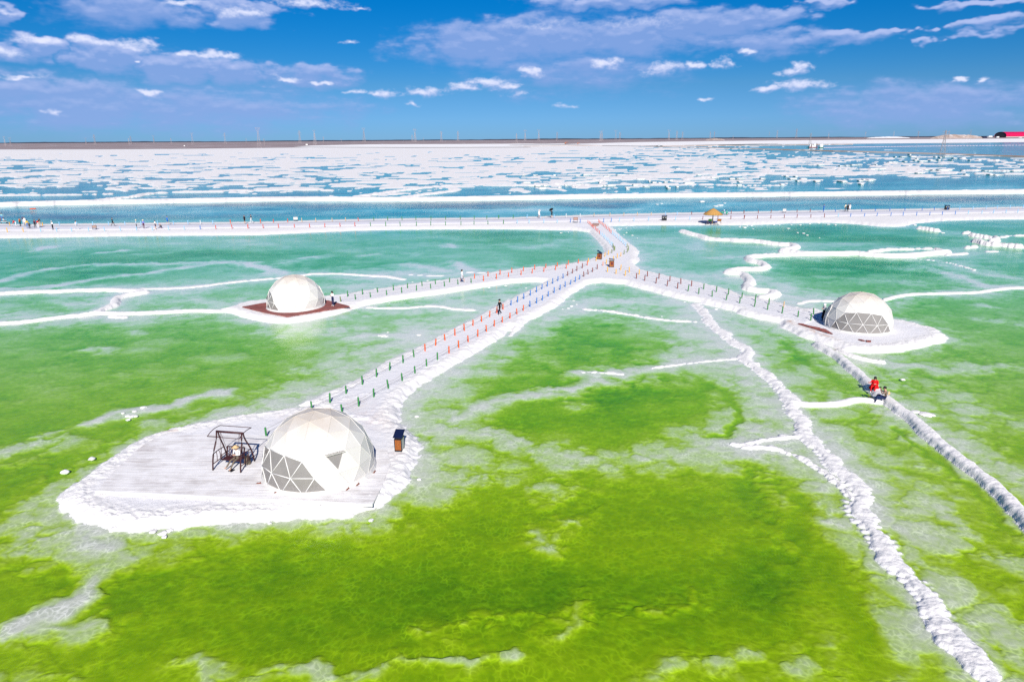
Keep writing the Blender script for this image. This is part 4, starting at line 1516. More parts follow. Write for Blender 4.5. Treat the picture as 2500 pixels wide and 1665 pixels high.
D1P, D2P, D3P = (-10.80, 34.66), (-23.96, 73.88), (33.59, 63.92)
DZ1, DZ2, DZ3 = .41, .43, max(.30, ground(*D3P))
dome1 = dome('largest nearest white dome with grey windows beside the garden swing', *D1P, DZ1, 3.05, -126.7, math.radians(-126.7 - 36), vent_az=-52, door_az=60)
dome2 = dome('white dome standing on the red brown deck of the left islet', *D2P, DZ2, 3.08, -166.0, math.radians(-166 - 36), door_az=20)
dome3 = dome('white dome with a wide window front on the right-hand salt islet', *D3P, DZ3, 3.04, -110.0, math.radians(-110 - 36), vent_az=-10, door_az=165)


def mood(parent, base, a, r, h, m, nm):
    pass


# bed and curtain seen dimly behind the windows
def furnish(P, z, ang, lab):
    t = thing('bed', lab, 'bed', (P[0], P[1], z + .05), ang, 'low beds inside the domes')
    b = MB()
    b.box((0, 0, .18), (1.5, 1.9, .30))
    b.build('base', M_DARK, t)
    b = MB()
    b.box((0, 0, .42), (1.45, 1.85, .18), taper=.96)
    b.build('mattress', mat('bed_linen', (.62, .60, .58), .9), t)


furnish((D3P[0] + .5, D3P[1] + .8), DZ3, .3, 'pale low bed behind the windows of the right-hand dome')
print('domes', round(time.time() - T0, 1))

# ------------------------------------------------------------------ rope fences along the paths
PCOL = {'g': mat('green_paint', (.035, .20, .05), .5, .3, var=.25), 'o': mat('orange_paint', (.62, .10, .015), .5, .3, var=.2), 'b': mat('blue_paint', (.03, .16, .46), .5, .3, var=.2),
        'm': mat('maroon_paint', (.20, .045, .03), .6, .3, var=.25), 'y': mat('yellow_paint', (.72, .38, .02), .5, .3, var=.15), 'l': mat('sky_blue_paint', (.25, .50, .72), .5, .3, var=.15),
        't': mat('tan_paint', (.55, .38, .22), .6, .2, var=.2), 'w': mat('grey_white_paint', (.66, .68, .68), .6, .2), 'r': mat('red_paint', (.55, .06, .02), .5, .3, var=.2),
        'k': mat('olive_paint', (.16, .22, .07), .6, .3, var=.25), 's': mat('salmon_paint', (.66, .25, .12), .6, .3)}
M_ROPE = mat('rope', (.30, .28, .26), .9, .1)
POST_ME = {}


def post_mesh(key):
    if key not in POST_ME:
        b = MB()
        b.lathe([(.066, -.06), (.062, .0), (.060, .60), (.045, .645)], 9)
        me = b.mesh('post', True)
        me.materials.append(PCOL[key])
        POST_ME[key] = me
    return POST_ME[key]


def fence(label, pts, crop, rope=True, hgt=1.0, group='rows of painted posts beside the paths', road=False, thick=1.0, lean=.05):
    P = []
    for x, y, c in pts:
        if road:
            p = at(crop[1] + x / crop[0], crop[2] + y / crop[0], .5)
        else:
            p = put(x, y, 0, crop)
        P.append((p, c))
    root = thing('rope_fence' if rope else 'post_row', label, 'fence', P[0][0], 0, group)
    o0 = P[0][0]
    for p, c in P:
        o = link('post', post_mesh(c), None, root)
        o.location = p - o0
        o.rotation_euler = (random.gauss(0, lean), random.gauss(0, lean), random.random() * 6)
        o.scale = (thick, thick, hgt * random.uniform(.92, 1.1))
    if rope:
        for h, sag in ((.52, .10), (.28, .07)):
            b = MB()
            for (a, _), (c, _) in zip(P[:-1], P[1:]):
                L = (c - a).length
                q = [(a.lerp(c, t) - o0) + Vector((0, 0, h * hgt - sag * 4 * t * (1 - t) * min(1, L / 2.0))) for t in (0, .25, .5, .75, 1)]
                b.tube(q, .010, 4, cap=False)
            b.build('rope', M_ROPE, root)
    return root


def run(s):
    """'x,y x,y ...c' chunks -> list of points with a colour letter"""
    out = []
    for chunk in s.split('|'):
        chunk = chunk.strip()
        c, body = chunk[0], chunk[1:]
        for t in body.split():
            x, y = t.split(',')
            out.append((float(x), float(y), c))
    return out


def conv(pts, crop):
    return [(crop[1] + x / crop[0], crop[2] + y / crop[0], c) for x, y, c in pts]


ONE = (1, 0, 0)
left_row = conv(run('g 1670,455'), SWC) + conv(run('g 42,1342 208,1280 355,1197 503,1115 632,1045 751,985 873,918 973,865 | o 1074,810 1169,760 1256,712 1347,670 1433,625 1511,580 1590,543 1663,500 1728,465'), PTH) \
    + conv(run('o 104,1015 | b 175,978 233,950 291,920 349,890 405,860 453,833 502,808 551,783 596,760 644,735 | m 685,712 727,690 767,668 815,643 | o 860,618'), C3)
fence('left hand rope fence of the long middle path down to the nearest dome', left_row, ONE)
right_row = conv(run('g 318,1372 470,1312 607,1228 740,1150 866,1080 982,1012 1088,948 1187,890 | o 1293,830 1381,780 1468,728 1555,680 1634,633 1705,585 1778,550 1848,513 1912,475 1969,443'), PTH) \
    + conv(run('b 347,990 405,960 456,933 510,897 563,866 616,838 662,812 709,790 752,768 791,745 | m 830,720 869,698 907,678 950,652'), C3)
fence('right hand rope fence of the long middle path, green then orange then blue posts', right_row, ONE)
fence('near rope fence along the path to the left islet', conv(run('k 853,944 | g 985,925 1120,905 1266,885 1401,865 1533,845 1662,827 1787,808 1908,790 2027,775 | o 2137,758 2253,740'), C2)
      + conv(run('o 45,738 152,723 266,706 365,690 470,676 575,660 672,648'), C3), ONE)
fence('far rope fence along the path to the left islet', conv(run('g 915,898 1049,880 1184,860 1326,842 1453,823 1585,804 1705,787 1831,770 | o 2055,737 2177,717 2285,702'), C2)
      + conv(run('o 78,702 183,685 286,670 389,657 487,642 591,630 688,615 780,600 | y 871,588 939,578'), C3), ONE)
fence('row of yellow and olive posts curving on the left of the junction', conv(run('y 1018,541 1049,524 | k 1081,508 1103,488 1107,482 1099,470 1090,458'), C3), ONE)
fence('left row of close-set blue and orange posts leading up to the road', conv(run('l 832,712 800,682 768,652 736,614 706,585 675,555 645,525 612,494 583,462 | r 556,442 523,410 494,387 466,362 432,337 408,314 383,292 | o 362,267 335,242 310,217'), JC), ONE, rope=False)
fence('right row of close-set posts on the curve up to the road', conv(run('s 1001,622 | y 1031,605 1064,588 1097,570 1130,552 1162,537 | k 1191,518 1219,503 1229,488 1231,474 1218,458 | l 1205,442 1189,428 1175,414 1160,401 1146,388 1130,374 1116,362 1101,350 1086,340 | r 1074,328 1060,316 1047,304 1033,292 1020,281 1008,270 995,258 | o 983,248 972,240 964,233'), C3), ONE, rope=False)
fence('near rope fence along the path to the right-hand dome', conv(run('y 1042,678 1118,695 1200,712 | m 1302,738 1376,757 1477,780 1577,805 1671,827 | g 1765,850 1861,875 1982,900 2108,930 2229,958'), C3)
      + conv(run('g 140,905 248,930 367,958 498,988 603,1017'), C4), ONE, hgt=1.08)
fence('far rope fence along the path to the right-hand dome', conv(run('y 1160,660 1237,680 1326,700 | m 1401,717 1503,738 1602,762 1701,785 1797,805 | g 1905,832 2019,857 2128,880 2248,912'), C3)
      + conv(run('g 146,855 260,884 | t 380,910 | g 626,968'), C4), ONE, hgt=1.08)
RG = 'post rows along the far road'
fence('near post row on the left half of the far road, blue then red then green', conv(run('y 67,318 210,316 | l 367,314 510,313 645,312 797,310 940,308 1084,306 1228,304 1371,302 1516,299 1657,296 | b 1800,293 | r 1940,290 2086,287 2229,285'), C1)
      + conv(run('r 20,285 157,282 294,280 437,277 574,276 710,273 847,268 980,265 | g 1121,263 1257,262 1388,261 1532,260 1662,257 1795,255 1933,253 2051,250 2177,248 2316,244'), C2)
      + conv(run('g 108,242 | l 231,240 338,238 470,236 590,235 | b 710,232 797,234'), C3), ONE, rope=False, group=RG, road=True, hgt=1.2, thick=1.25)
fence('far post row on the left half of the far road', conv(run('y 90,262 383,262 | l 535,262 693,261 835,260 978,258 1124,257 1265,256 1418,252 1560,250 1690,248 | w 1802,246 | l 1912,244 | o 2071,241 2340,236'), C1)
      + conv(run('o 133,235 | r 248,233 377,229 | t 505,227 630,226 777,223 897,220 | r 1012,218 | g 1150,216 1275,214 1405,212 1529,209 1664,208 1797,206 1928,204 2053,203 2166,200 2274,197'), C2)
      + conv(run('g 66,197 195,195 | l 318,192 437,190 563,188 | w 670,186 796,185'), C3), ONE, rope=False, group=RG, road=True, hgt=1.2, thick=1.25)
fence('near post row on the right half of the far road', conv(run('b 1007,229 1075,226 | l 1149,222 1280,219 1411,216 1652,212 1782,207 | m 1897,206 2033,204 2150,202 2270,200'), C3)
      + conv(run('m 56,183 166,181 275,178 386,175 490,173 604,172 716,170 | l 828,167 | b 930,165 1043,163 1146,160 1261,159 1362,157 1472,156 1580,153 1683,150 1789,147 | l 1896,143 2008,140 2103,137 2206,135 2302,132'), C4), ONE, rope=False, group=RG, road=True, hgt=1.2, thick=1.25)
fence('far post row on the right half of the far road', conv(run('t 921,178 1063,177 1188,175 1310,173 1436,170 | l 1563,166 1668,165 | m 1798,164 1918,162 2153,158 2268,155'), C3)
      + conv(run('m 54,140 172,138 276,136 490,132 598,130 | b 806,127 1020,124 1132,122 1252,119 1376,118 1517,116 1616,113 1725,110 | l 1825,107 1933,105 2041,103 2134,100 2240,97 2346,95'), C4), ONE, rope=False, group=RG, road=True, hgt=1.2, thick=1.25)

# ------------------------------------------------------------------ people
SKIN = mat('skin', (.55, .33, .23), .6, .3, var=.06)
HAIR = mat('black_hair', (.012, .011, .012), .5, .3)


def cloth(name, c):
    return mat('cloth_' + name, c, .85, .1, var=.12, vscale=9)


CL = {k: cloth(k, v) for k, v in dict(white=(.78, .78, .78), black=(.014, .014, .018), grey=(.20, .19, .18), red=(.62, .012, .015), blue=(.02, .16, .55), teal=(.25, .55, .60), lilac=(.20, .24, .60),
                                      orange=(.75, .16, .02), yellow=(.80, .45, .03), navy=(.02, .03, .09), purple=(.09, .02, .05), denim=(.10, .20, .42), beige=(.55, .42, .28), brown=(.22, .13, .09),
                                      cream=(.80, .72, .52), straw=(.62, .44, .24), darkred=(.25, .02, .03), pale_blue=(.45, .62, .72), khaki=(.16, .13, .10), silver=(.45, .46, .50)).items()}
CL['plaid'] = bpy.data.materials.new('cloth_plaid')
CL['plaid'].use_nodes = True
_t = NT(CL['plaid'].node_tree)
_b = CL['plaid'].node_tree.nodes['Principled BSDF']
_co = _t.node('ShaderNodeTexCoord').outputs['Object']
_s = _t.node('ShaderNodeSeparateXYZ')
_t.l.new(_co, _s.inputs[0])
_cx = _t.math('GREATER_THAN', _t.math('FRACT', _t.math('MULTIPLY', _s.outputs[0], 14.0)), .55)
_cz = _t.math('GREATER_THAN', _t.math('FRACT', _t.math('MULTIPLY', _s.outputs[2], 14.0)), .55)
_t.put(_b.inputs['Base Color'], _t.mix(_t.math('MULTIPLY', _t.math('ADD', _cx, _cz), .5), (.36, .24, .18, 1), (.04, .025, .02, 1)))
_b.inputs['Roughness'].default_value = .9

BODY_ME = {}
# joints: right side mirrored unless given; facing -Y
BASE = dict(pel=(0, 0, .93), wai=(0, -.01, 1.08), che=(0, -.01, 1.28), nec=(0, 0, 1.44), jaw=(0, -.025, 1.53), hed=(0, -.015, 1.60), top=(0, 0, 1.67),
            shR=(.165, 0, 1.385), elR=(.215, .03, 1.11), wrR=(.235, -.05, .88), haR=(.24, -.075, .80), shL=(-.165, 0, 1.385), elL=(-.215, .03, 1.11), wrL=(-.235, -.05, .88), haL=(-.24, -.075, .80),
            hiR=(.09, 0, .90), knR=(.10, -.02, .49), anR=(.10, .02, .09), toR=(.115, -.14, .035), hiL=(-.09, 0, .90), knL=(-.10, -.02, .49), anL=(-.10, .02, .09), toL=(-.115, -.14, .035))


def mk(**k):
    d = dict(BASE)
    d.update(k)
    return d


def shift(d, names, off):
    for n in names:
        d[n] = tuple(a + b for a, b in zip(d[n], off))
    return d


UP = ['wai', 'che', 'nec', 'jaw', 'hed', 'top', 'shR', 'elR', 'wrR', 'haR', 'shL', 'elL', 'wrL', 'haL']
POSES = {
    'stand': mk(),
    'walk': mk(knR=(.10, -.20, .52), anR=(.10, -.26, .10), toR=(.11, -.41, .06), knL=(-.10, .06, .48), anL=(-.10, .32, .17), toL=(-.11, .24, .05), elR=(.21, .12, 1.12), wrR=(.22, .10, .88), haR=(.22, .08, .80),
               elL=(-.21, -.05, 1.11), wrL=(-.20, -.22, .93), haL=(-.19, -.28, .87)),
    'phone': mk(elR=(.22, -.04, 1.12), wrR=(.08, -.25, 1.20), haR=(.04, -.30, 1.24), elL=(-.22, -.04, 1.12), wrL=(-.08, -.25, 1.18), haL=(-.03, -.30, 1.21), jaw=(0, -.05, 1.52), hed=(0, -.05, 1.59), top=(0, -.03, 1.66)),
    'armup': mk(elR=(.36, -.06, 1.45), wrR=(.22, -.10, 1.66), haR=(.16, -.10, 1.70)),
    'hold': mk(elR=(.24, -.10, 1.16), wrR=(.16, -.22, 1.36), haR=(.14, -.24, 1.43)),
    'swing': mk(pel=(0, .10, .52), wai=(0, .13, .66), che=(0, .12, .86), nec=(0, .09, 1.02), jaw=(0, .03, 1.09), hed=(0, .03, 1.16), top=(0, .04, 1.23),
                shR=(.165, .10, .97), elR=(.23, .06, .73), wrR=(.10, -.14, .78), haR=(.05, -.19, .80), shL=(-.165, .10, .97), elL=(-.23, .06, .73), wrL=(-.10, -.14, .76), haL=(-.05, -.18, .78),
                hiR=(.09, .06, .50), knR=(.14, -.36, .50), anR=(.13, -.66, .18), toR=(.14, -.80, .16), hiL=(-.09, .06, .50), knL=(-.10, -.34, .52), anL=(-.20, -.62, .20), toL=(-.22, -.76, .18)),
    'sit': mk(pel=(0, .06, .12), wai=(0, .06, .27), che=(0, .03, .47), nec=(0, 0, .63), jaw=(0, -.05, .70), hed=(0, -.05, .77), top=(0, -.03, .84),
              shR=(.165, .02, .58), elR=(.24, -.04, .34), wrR=(.12, -.25, .36), haR=(.06, -.32, .38), shL=(-.165, .02, .58), elL=(-.25, -.06, .36), wrL=(-.34, -.24, .40), haL=(-.38, -.30, .42),
              hiR=(.09, 0, .11), knR=(.12, -.40, .26), anR=(.12, -.46, -.18), toR=(.13, -.60, -.22), hiL=(-.09, 0, .11), knL=(-.13, -.40, .24), anL=(-.14, -.48, -.18), toL=(-.15, -.62, -.22)),
    'shoot': mk(pel=(0, .06, .12), wai=(0, .05, .28), che=(0, 0, .47), nec=(0, -.03, .63), jaw=(0, -.09, .69), hed=(0, -.09, .77), top=(0, -.07, .84),
                shR=(.165, 0, .58), elR=(.25, -.16, .42), wrR=(.12, -.30, .66), haR=(.06, -.32, .72), shL=(-.165, 0, .58), elL=(-.25, -.16, .42), wrL=(-.12, -.31, .64), haL=(-.06, -.33, .70),
                hiR=(.09, 0, .11), knR=(.14, -.42, .22), anR=(.14, -.50, -.22), toR=(.15, -.66, -.26), hiL=(-.09, 0, .11), knL=(-.14, -.40, .24), anL=(-.16, -.52, -.20), toL=(-.17, -.68, -.24)),
    'chair': mk(pel=(0, .04, .47), wai=(0, .05, .62), che=(0, .03, .82), nec=(0, 0, .98), jaw=(0, -.04, 1.06), hed=(0, -.04, 1.13), top=(0, -.02, 1.20),
                shR=(.165, .02, .93), elR=(.23, -.02, .68), wrR=(.14, -.26, .64), haR=(.12, -.34, .63), shL=(-.165, .02, .93), elL=(-.23, -.02, .68), wrL=(-.14, -.26, .64), haL=(-.12, -.34, .63),
                hiR=(.09, 0, .46), knR=(.12, -.42, .49), anR=(.12, -.42, .09), toR=(.13, -.56, .035), hiL=(-.09, 0, .46), knL=(-.12, -.42, .49), anL=(-.12, -.42, .09), toL=(-.13, -.56, .035)),
    'crouch': mk(pel=(0, .12, .30), wai=(0, .06, .42), che=(0, -.06, .58), nec=(0, -.14, .70), jaw=(0, -.20, .76), hed=(0, -.21, .83), top=(0, -.20, .90),
                 shR=(.165, -.10, .66), elR=(.23, -.28, .50), wrR=(.12, -.42, .36), haR=(.10, -.46, .29), shL=(-.165, -.10, .66), elL=(-.23, -.28, .50), wrL=(-.12, -.42, .36), haL=(-.10, -.46, .29),
                 hiR=(.09, .08, .28), knR=(.16, -.30, .42), anR=(.13, .02, .09), toR=(.15, -.14, .035), hiL=(-.09, .08, .28), knL=(-.16, -.30, .42), anL=(-.13, .02, .09), toL=(-.15, -.14, .035)),
    'bend': mk(wai=(0, -.09, 1.04), che=(0, -.24, 1.15), nec=(0, -.38, 1.22), jaw=(0, -.46, 1.25), hed=(0, -.49, 1.31), top=(0, -.51, 1.37), shR=(.165, -.33, 1.18), elR=(.2, -.40, .92), wrR=(.16, -.52, .74), haR=(.15, -.55, .66),
               shL=(-.165, -.33, 1.18), elL=(-.2, -.40, .92), wrL=(-.16, -.52, .74), haL=(-.15, -.55, .66)),
}
RADII = dict(pel=.125, wai=.115, che=.135, nec=.052, jaw=.072, hed=.092, top=.060, sh=.068, el=.045, wr=.032, ha=.030, hi=.088, kn=.058, an=.040, to=.036)
BONES = [('pel', 'wai', 3), ('wai', 'che', 1), ('che', 'nec', 1), ('nec', 'jaw', 0), ('jaw', 'hed', 0), ('hed', 'top', 0)]
for s_ in 'RL':
    BONES += [('che', 'sh' + s_, 1), ('sh' + s_, 'el' + s_, 1), ('el' + s_, 'wr' + s_, 2), ('wr' + s_, 'ha' + s_, 0), ('pel', 'hi' + s_, 3), ('hi' + s_, 'kn' + s_, 3), ('kn' + s_, 'an' + s_, 4), ('an' + s_, 'to' + s_, 5)]


def body_mesh(pose):
    if pose in BODY_ME:
        return BODY_ME[pose]
    J = POSES[pose]
    names = list(J)
    me = bpy.data.meshes.new('skeleton')
    me.from_pydata([J[n] for n in names], [(names.index(a), names.index(b)) for a, b, _ in BONES], [])
    ob = bpy.data.objects.new('skeleton', me)
    COL.objects.link(ob)
    ob.modifiers.new('skin', 'SKIN')
    for i, n in enumerate(names):
        r = RADII.get(n, RADII.get(n[:2]))
        sv = me.skin_vertices[0].data[i]
        sv.radius = (r, r * (.72 if n in ('wai', 'che', 'pel') else 1.0))
        sv.use_root = n == 'pel'
    ob.modifiers.new('sub', 'SUBSURF').levels = 1
    dg = bpy.context.evaluated_depsgraph_get()
    dg.update()
    out = bpy.data.meshes.new_from_object(ob.evaluated_get(dg))
    bpy.data.objects.remove(ob)
    seg = [(Vector(J[a]), Vector(J[b]), c) for a, b, c in BONES]
    bm = bmesh.new()
    bm.from_mesh(out)
    for f in bm.faces:
        p = f.calc_center_median()
        best = 1e9
        for a, b, c in seg:
            t = max(0, min(1, (p - a).dot(b - a) / max((b - a).length_squared, 1e-9)))
            d = (p - a.lerp(b, t)).length
            if c == 1 and a == Vector(J['che']) and t > .75 and b == Vector(J['nec']):
                continue
            if d < best:
                best, f.material_index = d, c
        f.smooth = True

    def cone(pts, rs, mi, n=5):
        mbk = MB()
        mbk.tube(pts, rs, n, mi)
        vv = [bm.verts.new(v) for v in mbk.v]
        for ff in mbk.f:
            nf = bm.faces.new([vv[i] for i in ff])
            nf.material_index, nf.smooth = mi, True
    # fingers and thumb, nose, ears, eyes, mouth
    for s_, sg in (('R', 1), ('L', -1)):
        w, h, e = Vector(J['wr' + s_]), Vector(J['ha' + s_]), Vector(J['el' + s_])
        d = (h - w).normalized()
        side = d.cross(Vector((1, 0, 0)) if abs(d.x) < .8 else Vector((0, 0, 1))).normalized()
        curl = d.cross(side).normalized() * sg
        for k, ln in enumerate((.062, .074, .070, .054)):
            a = h + side * (k - 1.5) * .017 + d * .012
            m_ = a + d * ln * .55 + curl * .008
            cone([a - d * .02, m_, m_ + d * ln * .35 + curl * .022], [.0095, .0085, .006], 0)
        a = w + d * .02 + side * .028
        cone([a, a + side * .024 + d * .03, a + side * .026 + d * .055], [.012, .010, .007], 0)
    hd, jw, tp = Vector(J['hed']), Vector(J['jaw']), Vector(J['top'])
    upv = (tp - jw).normalized()
    fw = Vector((0, -1, 0)) - upv * Vector((0, -1, 0)).dot(upv)
    fw.normalize()
    rt = fw.cross(upv)
    c0 = hd - upv * .02
    cone([c0 + fw * .075 + upv * .02, c0 + fw * .105 - upv * .02, c0 + fw * .088 - upv * .03], [.010, .016, .012], 0)
    cone([c0 + fw * .086 - upv * .055 + rt * .022, c0 + fw * .090 - upv * .055, c0 + fw * .086 - upv * .055 - rt * .022], [.004, .006, .004], 6)
    for sg in (1, -1):
        cone([c0 + fw * .080 + upv * .018 + rt * sg * .032, c0 + fw * .088 + upv * .018 + rt * sg * .032], [.011, .008], 6)
        cone([c0 + rt * sg * .086 + upv * .015, c0 + rt * sg * .094 - upv * .025], [.018, .012], 0)
    bm.to_mesh(out)
    bm.free()
    while len(out.materials) < 7:
        out.materials.append(SKIN)
    out.name = 'body'
    BODY_ME[pose] = out
    return out


def person(pos, face, pose, label, top='white', bottom='black', shoe='black', sleeves=True, legs=True, hair='short', hat=None, hatc='white', skirt=None, scale=1.0, coat=None, group='people visiting the salt lake'):
    """face: compass direction the person looks (0 = away from the camera, 180 = towards it)"""
    r = thing('person', label, 'person', pos, math.radians(180 - face), group, scale)
    b = link('body', body_mesh(pose), None, r)
    sl = [SKIN, CL[top], CL[top] if sleeves else SKIN, CL[bottom], CL[bottom] if legs else SKIN, CL[shoe] if shoe else SKIN, HAIR]
    for i, m in enumerate(sl):
        b.material_slots[i].link = 'OBJECT'
        b.material_slots[i].material = m
    J = POSES[pose]
    hd, tp, jw = Vector(J['hed']), Vector(J['top']), Vector(J['jaw'])
    if hair:
        h = MB()
        h.lathe([(.02, .105), (.065, .09), (.095, .05), (.104, .0), (.098, -.035 if hair == 'short' else -.06)], 12, (hd.x, hd.y + .014, hd.z + .005))
        if hair == 'long':
            h.tube([hd + Vector((0, .055, .02)), hd + Vector((0, .085, -.12)), hd + Vector((0, .10, -.30)), hd + Vector((0, .09, -.42))], [.085, .09, .075, .03], 8)
        h.build('hair', HAIR, r, smooth=True)
    if hat == 'brim':
        h = MB()
        h.lathe([(.02, .125), (.08, .12), (.105, .09), (.112, .035), (.20, .02), (.215, .005), (.10, .01)], 14, (hd.x, hd.y, hd.z + .01))
        h.build('hat', CL[hatc], r, smooth=True)
    elif hat == 'cap':
        h = MB()
        h.lathe([(.02, .115), (.075, .105), (.106, .06), (.110, .02), (.10, .015)], 12, (hd.x, hd.y, hd.z + .01))
        h.box((hd.x, hd.y - .14, hd.z + .035), (.14, .13, .014))
        h.build('cap', CL[hatc], r, smooth=True)
    elif hat == 'hood':
        h = MB()
        h.lathe([(.02, .125), (.08, .11), (.118, .06), (.124, -.02), (.110, -.10), (.09, -.14)], 12, (hd.x, hd.y + .025, hd.z))
        h.build('hood', CL[hatc], r, smooth=True)
    if skirt:
        col, z0, z1, w0, w1 = skirt
        pe = J['pel']
        h = MB()
        h.lathe([(w0, z0), ((w0 * .6 + w1 * .4), z0 + (z1 - z0) * .4), (w1, z1), (w1 * .93, z1 + .01)], 14, (pe[0], pe[1], 0), sy=.78)
        h.build('skirt', CL[col], r, smooth=True)
    if coat:
        h = MB()
        pe, ch = Vector(J['pel']), Vector(J['che'])
        h.tube([ch + Vector((0, 0, .10)), ch, (ch + pe) / 2, pe + Vector((0, -.10, -.02)), pe + Vector((0, -.30, -.05))], [.12, .185, .20, .24, .20], 12, squash=.8)
        h.build('coat', CL[coat], r, smooth=True)
    return r


def lakeside(px, py, crop, *a, **k):
    p = put(px, py, 0, crop)
    return person(p, *a, **k)


def onroad(px, py, crop, *a, **k):
    k['scale'] = k.get('scale', 1.0) * 1.08
    p = at(crop[1] + px / crop[0], crop[2] + py / crop[0], .52)
    return person(p, *a, **k)


# on the near islet and the paths
lakeside(2283, 1068, C2, 235, 'walk', 'person in black cap and white sleeved black top walking down the middle path', 'black', 'black', 'white', hat='cap', hatc='black', scale=1.02)
person((*at(540 + 1790 / 6.542, 640 + 700 / 6.542, .43)[:2], .43), 215, 'phone', 'person in white jacket looking at a phone beside the left dome', 'white', 'navy', 'white', hair='long')
lakeside(1945, 772, C2, 120, 'walk', 'person with long black hair in a pale dress on the path to the left islet', 'white', 'silver', 'white', legs=False, hair='long', skirt=('silver', 1.05, .50, .15, .30))
lakeside(664, 478, D3C, 250, 'phone', 'person in white hooded jacket and black skirt beside the right-hand dome', 'silver', 'black', 'black', hat='hood', hatc='white', skirt=('black', .98, .28, .16, .24), scale=1.05)

# far road, left
RD = 'people on the far road'
onroad(1016, 268, C1, 80, 'walk', 'person all in black walking alone on the far road', 'black', 'black', group=RD)
onroad(478, 300, C1, 200, 'phone', 'person in white top and black trousers with a white cap on the far road', 'white', 'black', hat='cap', hatc='white', group=RD)
onroad(690, 297, C1, 100, 'walk', 'person in white shirt and pale grey trousers striding along the far road', 'white', 'silver', 'white', group=RD)
onroad(1230, 288, C1, 60, 'stand', 'person in pale blue top, dark trousers and white sun hat on the far road', 'pale_blue', 'black', hat='brim', hatc='cream', group=RD)
onroad(1294, 289, C1, 0, 'stand', 'person in lilac blue jacket and cream hat on the far road', 'lilac', 'purple', hat='brim', hatc='cream', group=RD)
onroad(1400, 293, C1, 40, 'stand', 'person in white t-shirt and black shorts on the far road', 'white', 'navy', 'brown', sleeves=False, legs=False, group=RD)
onroad(1452, 287, C1, 240, 'crouch', 'small child in orange and black crouching on the far road', 'black', 'navy', 'orange', hat='cap', hatc='orange', scale=.9, group=RD)
onroad(1508, 250, C1, 60, 'walk', 'person in bright blue coat with bare legs at the road edge', 'blue', 'blue', 'white', legs=False, group=RD, skirt=('blue', 1.1, .72, .17, .20))
onroad(2200, 243, C1, 120, 'stand', 'person in black top and beige shorts near the orange posts', 'black', 'black', 'beige', legs=False, group=RD)
onroad(2260, 237, C1, 240, 'walk', 'person in black vest and white trousers near the orange posts', 'black', 'white', 'white', group=RD)
Z0 = (18.115, 0, 500)
onroad(735, 985, Z0, 250, 'bend', 'person in red and black jacket bending down, white trousers, in the left crowd', 'red', 'white', 'brown', group=RD)
onroad(920, 960, Z0, 270, 'stand', 'person in orange jacket and black trousers in the left crowd', 'orange', 'black', group=RD)
onroad(1050, 880, Z0, 200, 'phone', 'person in navy top and blue cap at the back of the left crowd', 'navy', 'silver', 'white', hat='cap', hatc='blue', group=RD)
onroad(1130, 915, Z0, 180, 'stand', 'person in long white dress in the left crowd', 'white', 'white', 'white', skirt=('white', 1.1, .1, .14, .32), group=RD)
onroad(1235, 1050, Z0, 160, 'stand', 'person in yellow top and light blue trousers in the left crowd', 'yellow', 'denim', hat='cap', hatc='navy', group=RD)
onroad(1335, 1085, Z0, 330, 'walk', 'child dressed in black stepping away at the front of the left crowd', 'black', 'black', 'white', scale=.78, group=RD)
onroad(1575, 1035, Z0, 150, 'stand', 'person in dark purple top and black trousers in the left crowd', 'purple', 'black', group=RD)
onroad(1700, 1020, Z0, 190, 'stand', 'person in red top, blue cap and white trousers in the left crowd', 'red', 'white', 'white', hat='cap', hatc='blue', group=RD, sleeves=False, scale=.92)
onroad(1785, 980, Z0, 120, 'phone', 'person in black jacket and beige trousers at the right of the left crowd', 'black', 'beige', group=RD)
onroad(120, 720, Z0, 150, 'stand', 'person in teal and black behind a bench at the left edge', 'teal', 'denim', group=RD)
onroad(10, 760, Z0, 150, 'stand', 'person in dark blue coat at the very left edge', 'blue', 'darkred', group=RD)
onroad(185, 835, Z0, 60, 'chair', 'person in white top and black trousers seated at the left edge', 'white', 'black', group=RD)
# far road, right
onroad(428, 190, C3, 200, 'armup', 'person in white dress touching a white sun hat on the far road', 'white', 'white', 'brown', sleeves=True, legs=False, hair='long', hat='brim', hatc='white', skirt=('white', 1.05, .45, .15, .24), group=RD)
P_UMB = at(1200 + 541 / 3.68, 480 + 189 / 3.68, .52)
person(P_UMB, 330, 'hold', 'person in black with bare calves under a black umbrella on the far road', 'black', 'black', 'beige', legs=False, group=RD)
onroad(706, 127, C4, 90, 'phone', 'person in blue jacket and blue trousers alone at the far right of the road', 'blue', 'blue', 'navy', group=RD)
onroad(885, 122, C4, 170, 'stand', 'person in yellow vest and grey trousers beside two others at right', 'cream', 'grey', group=RD)
onroad(904, 124, C4, 170, 'stand', 'person in black coat, middle of the three at right', 'black', 'black', skirt=('black', 1.1, .5, .16, .22), group=RD)
onroad(920, 122, C4, 220, 'stand', 'person in long white coat, rightmost of the three at right', 'white', 'white', 'white', skirt=('white', 1.1, .4, .16, .24), group=RD)

# umbrella held by the person on the road
um = thing('umbrella', 'open black umbrella held above a walker on the far road', 'umbrella', P_UMB + Vector((-.10, .22, 1.35)))
b_ = MB()
b_.tube([(0, 0, 0), (-.05, .02, .62)], .012, 6)
b_.build('shaft', M_DARK, um)
b_ = MB()
rot = Matrix.Rotation(-.45, 3, 'Y') @ Matrix.Rotation(.35, 3, 'X')
o_ = len(b_.v)
b_.lathe([(.02, .22), (.25, .17), (.45, .07), (.56, -.06), (.54, -.07)], 8)
b_.v = [tuple(rot @ Vector(v) + Vector((-.05, .02, .48))) for v in b_.v]
b_.build('canopy', CL['black'], um)

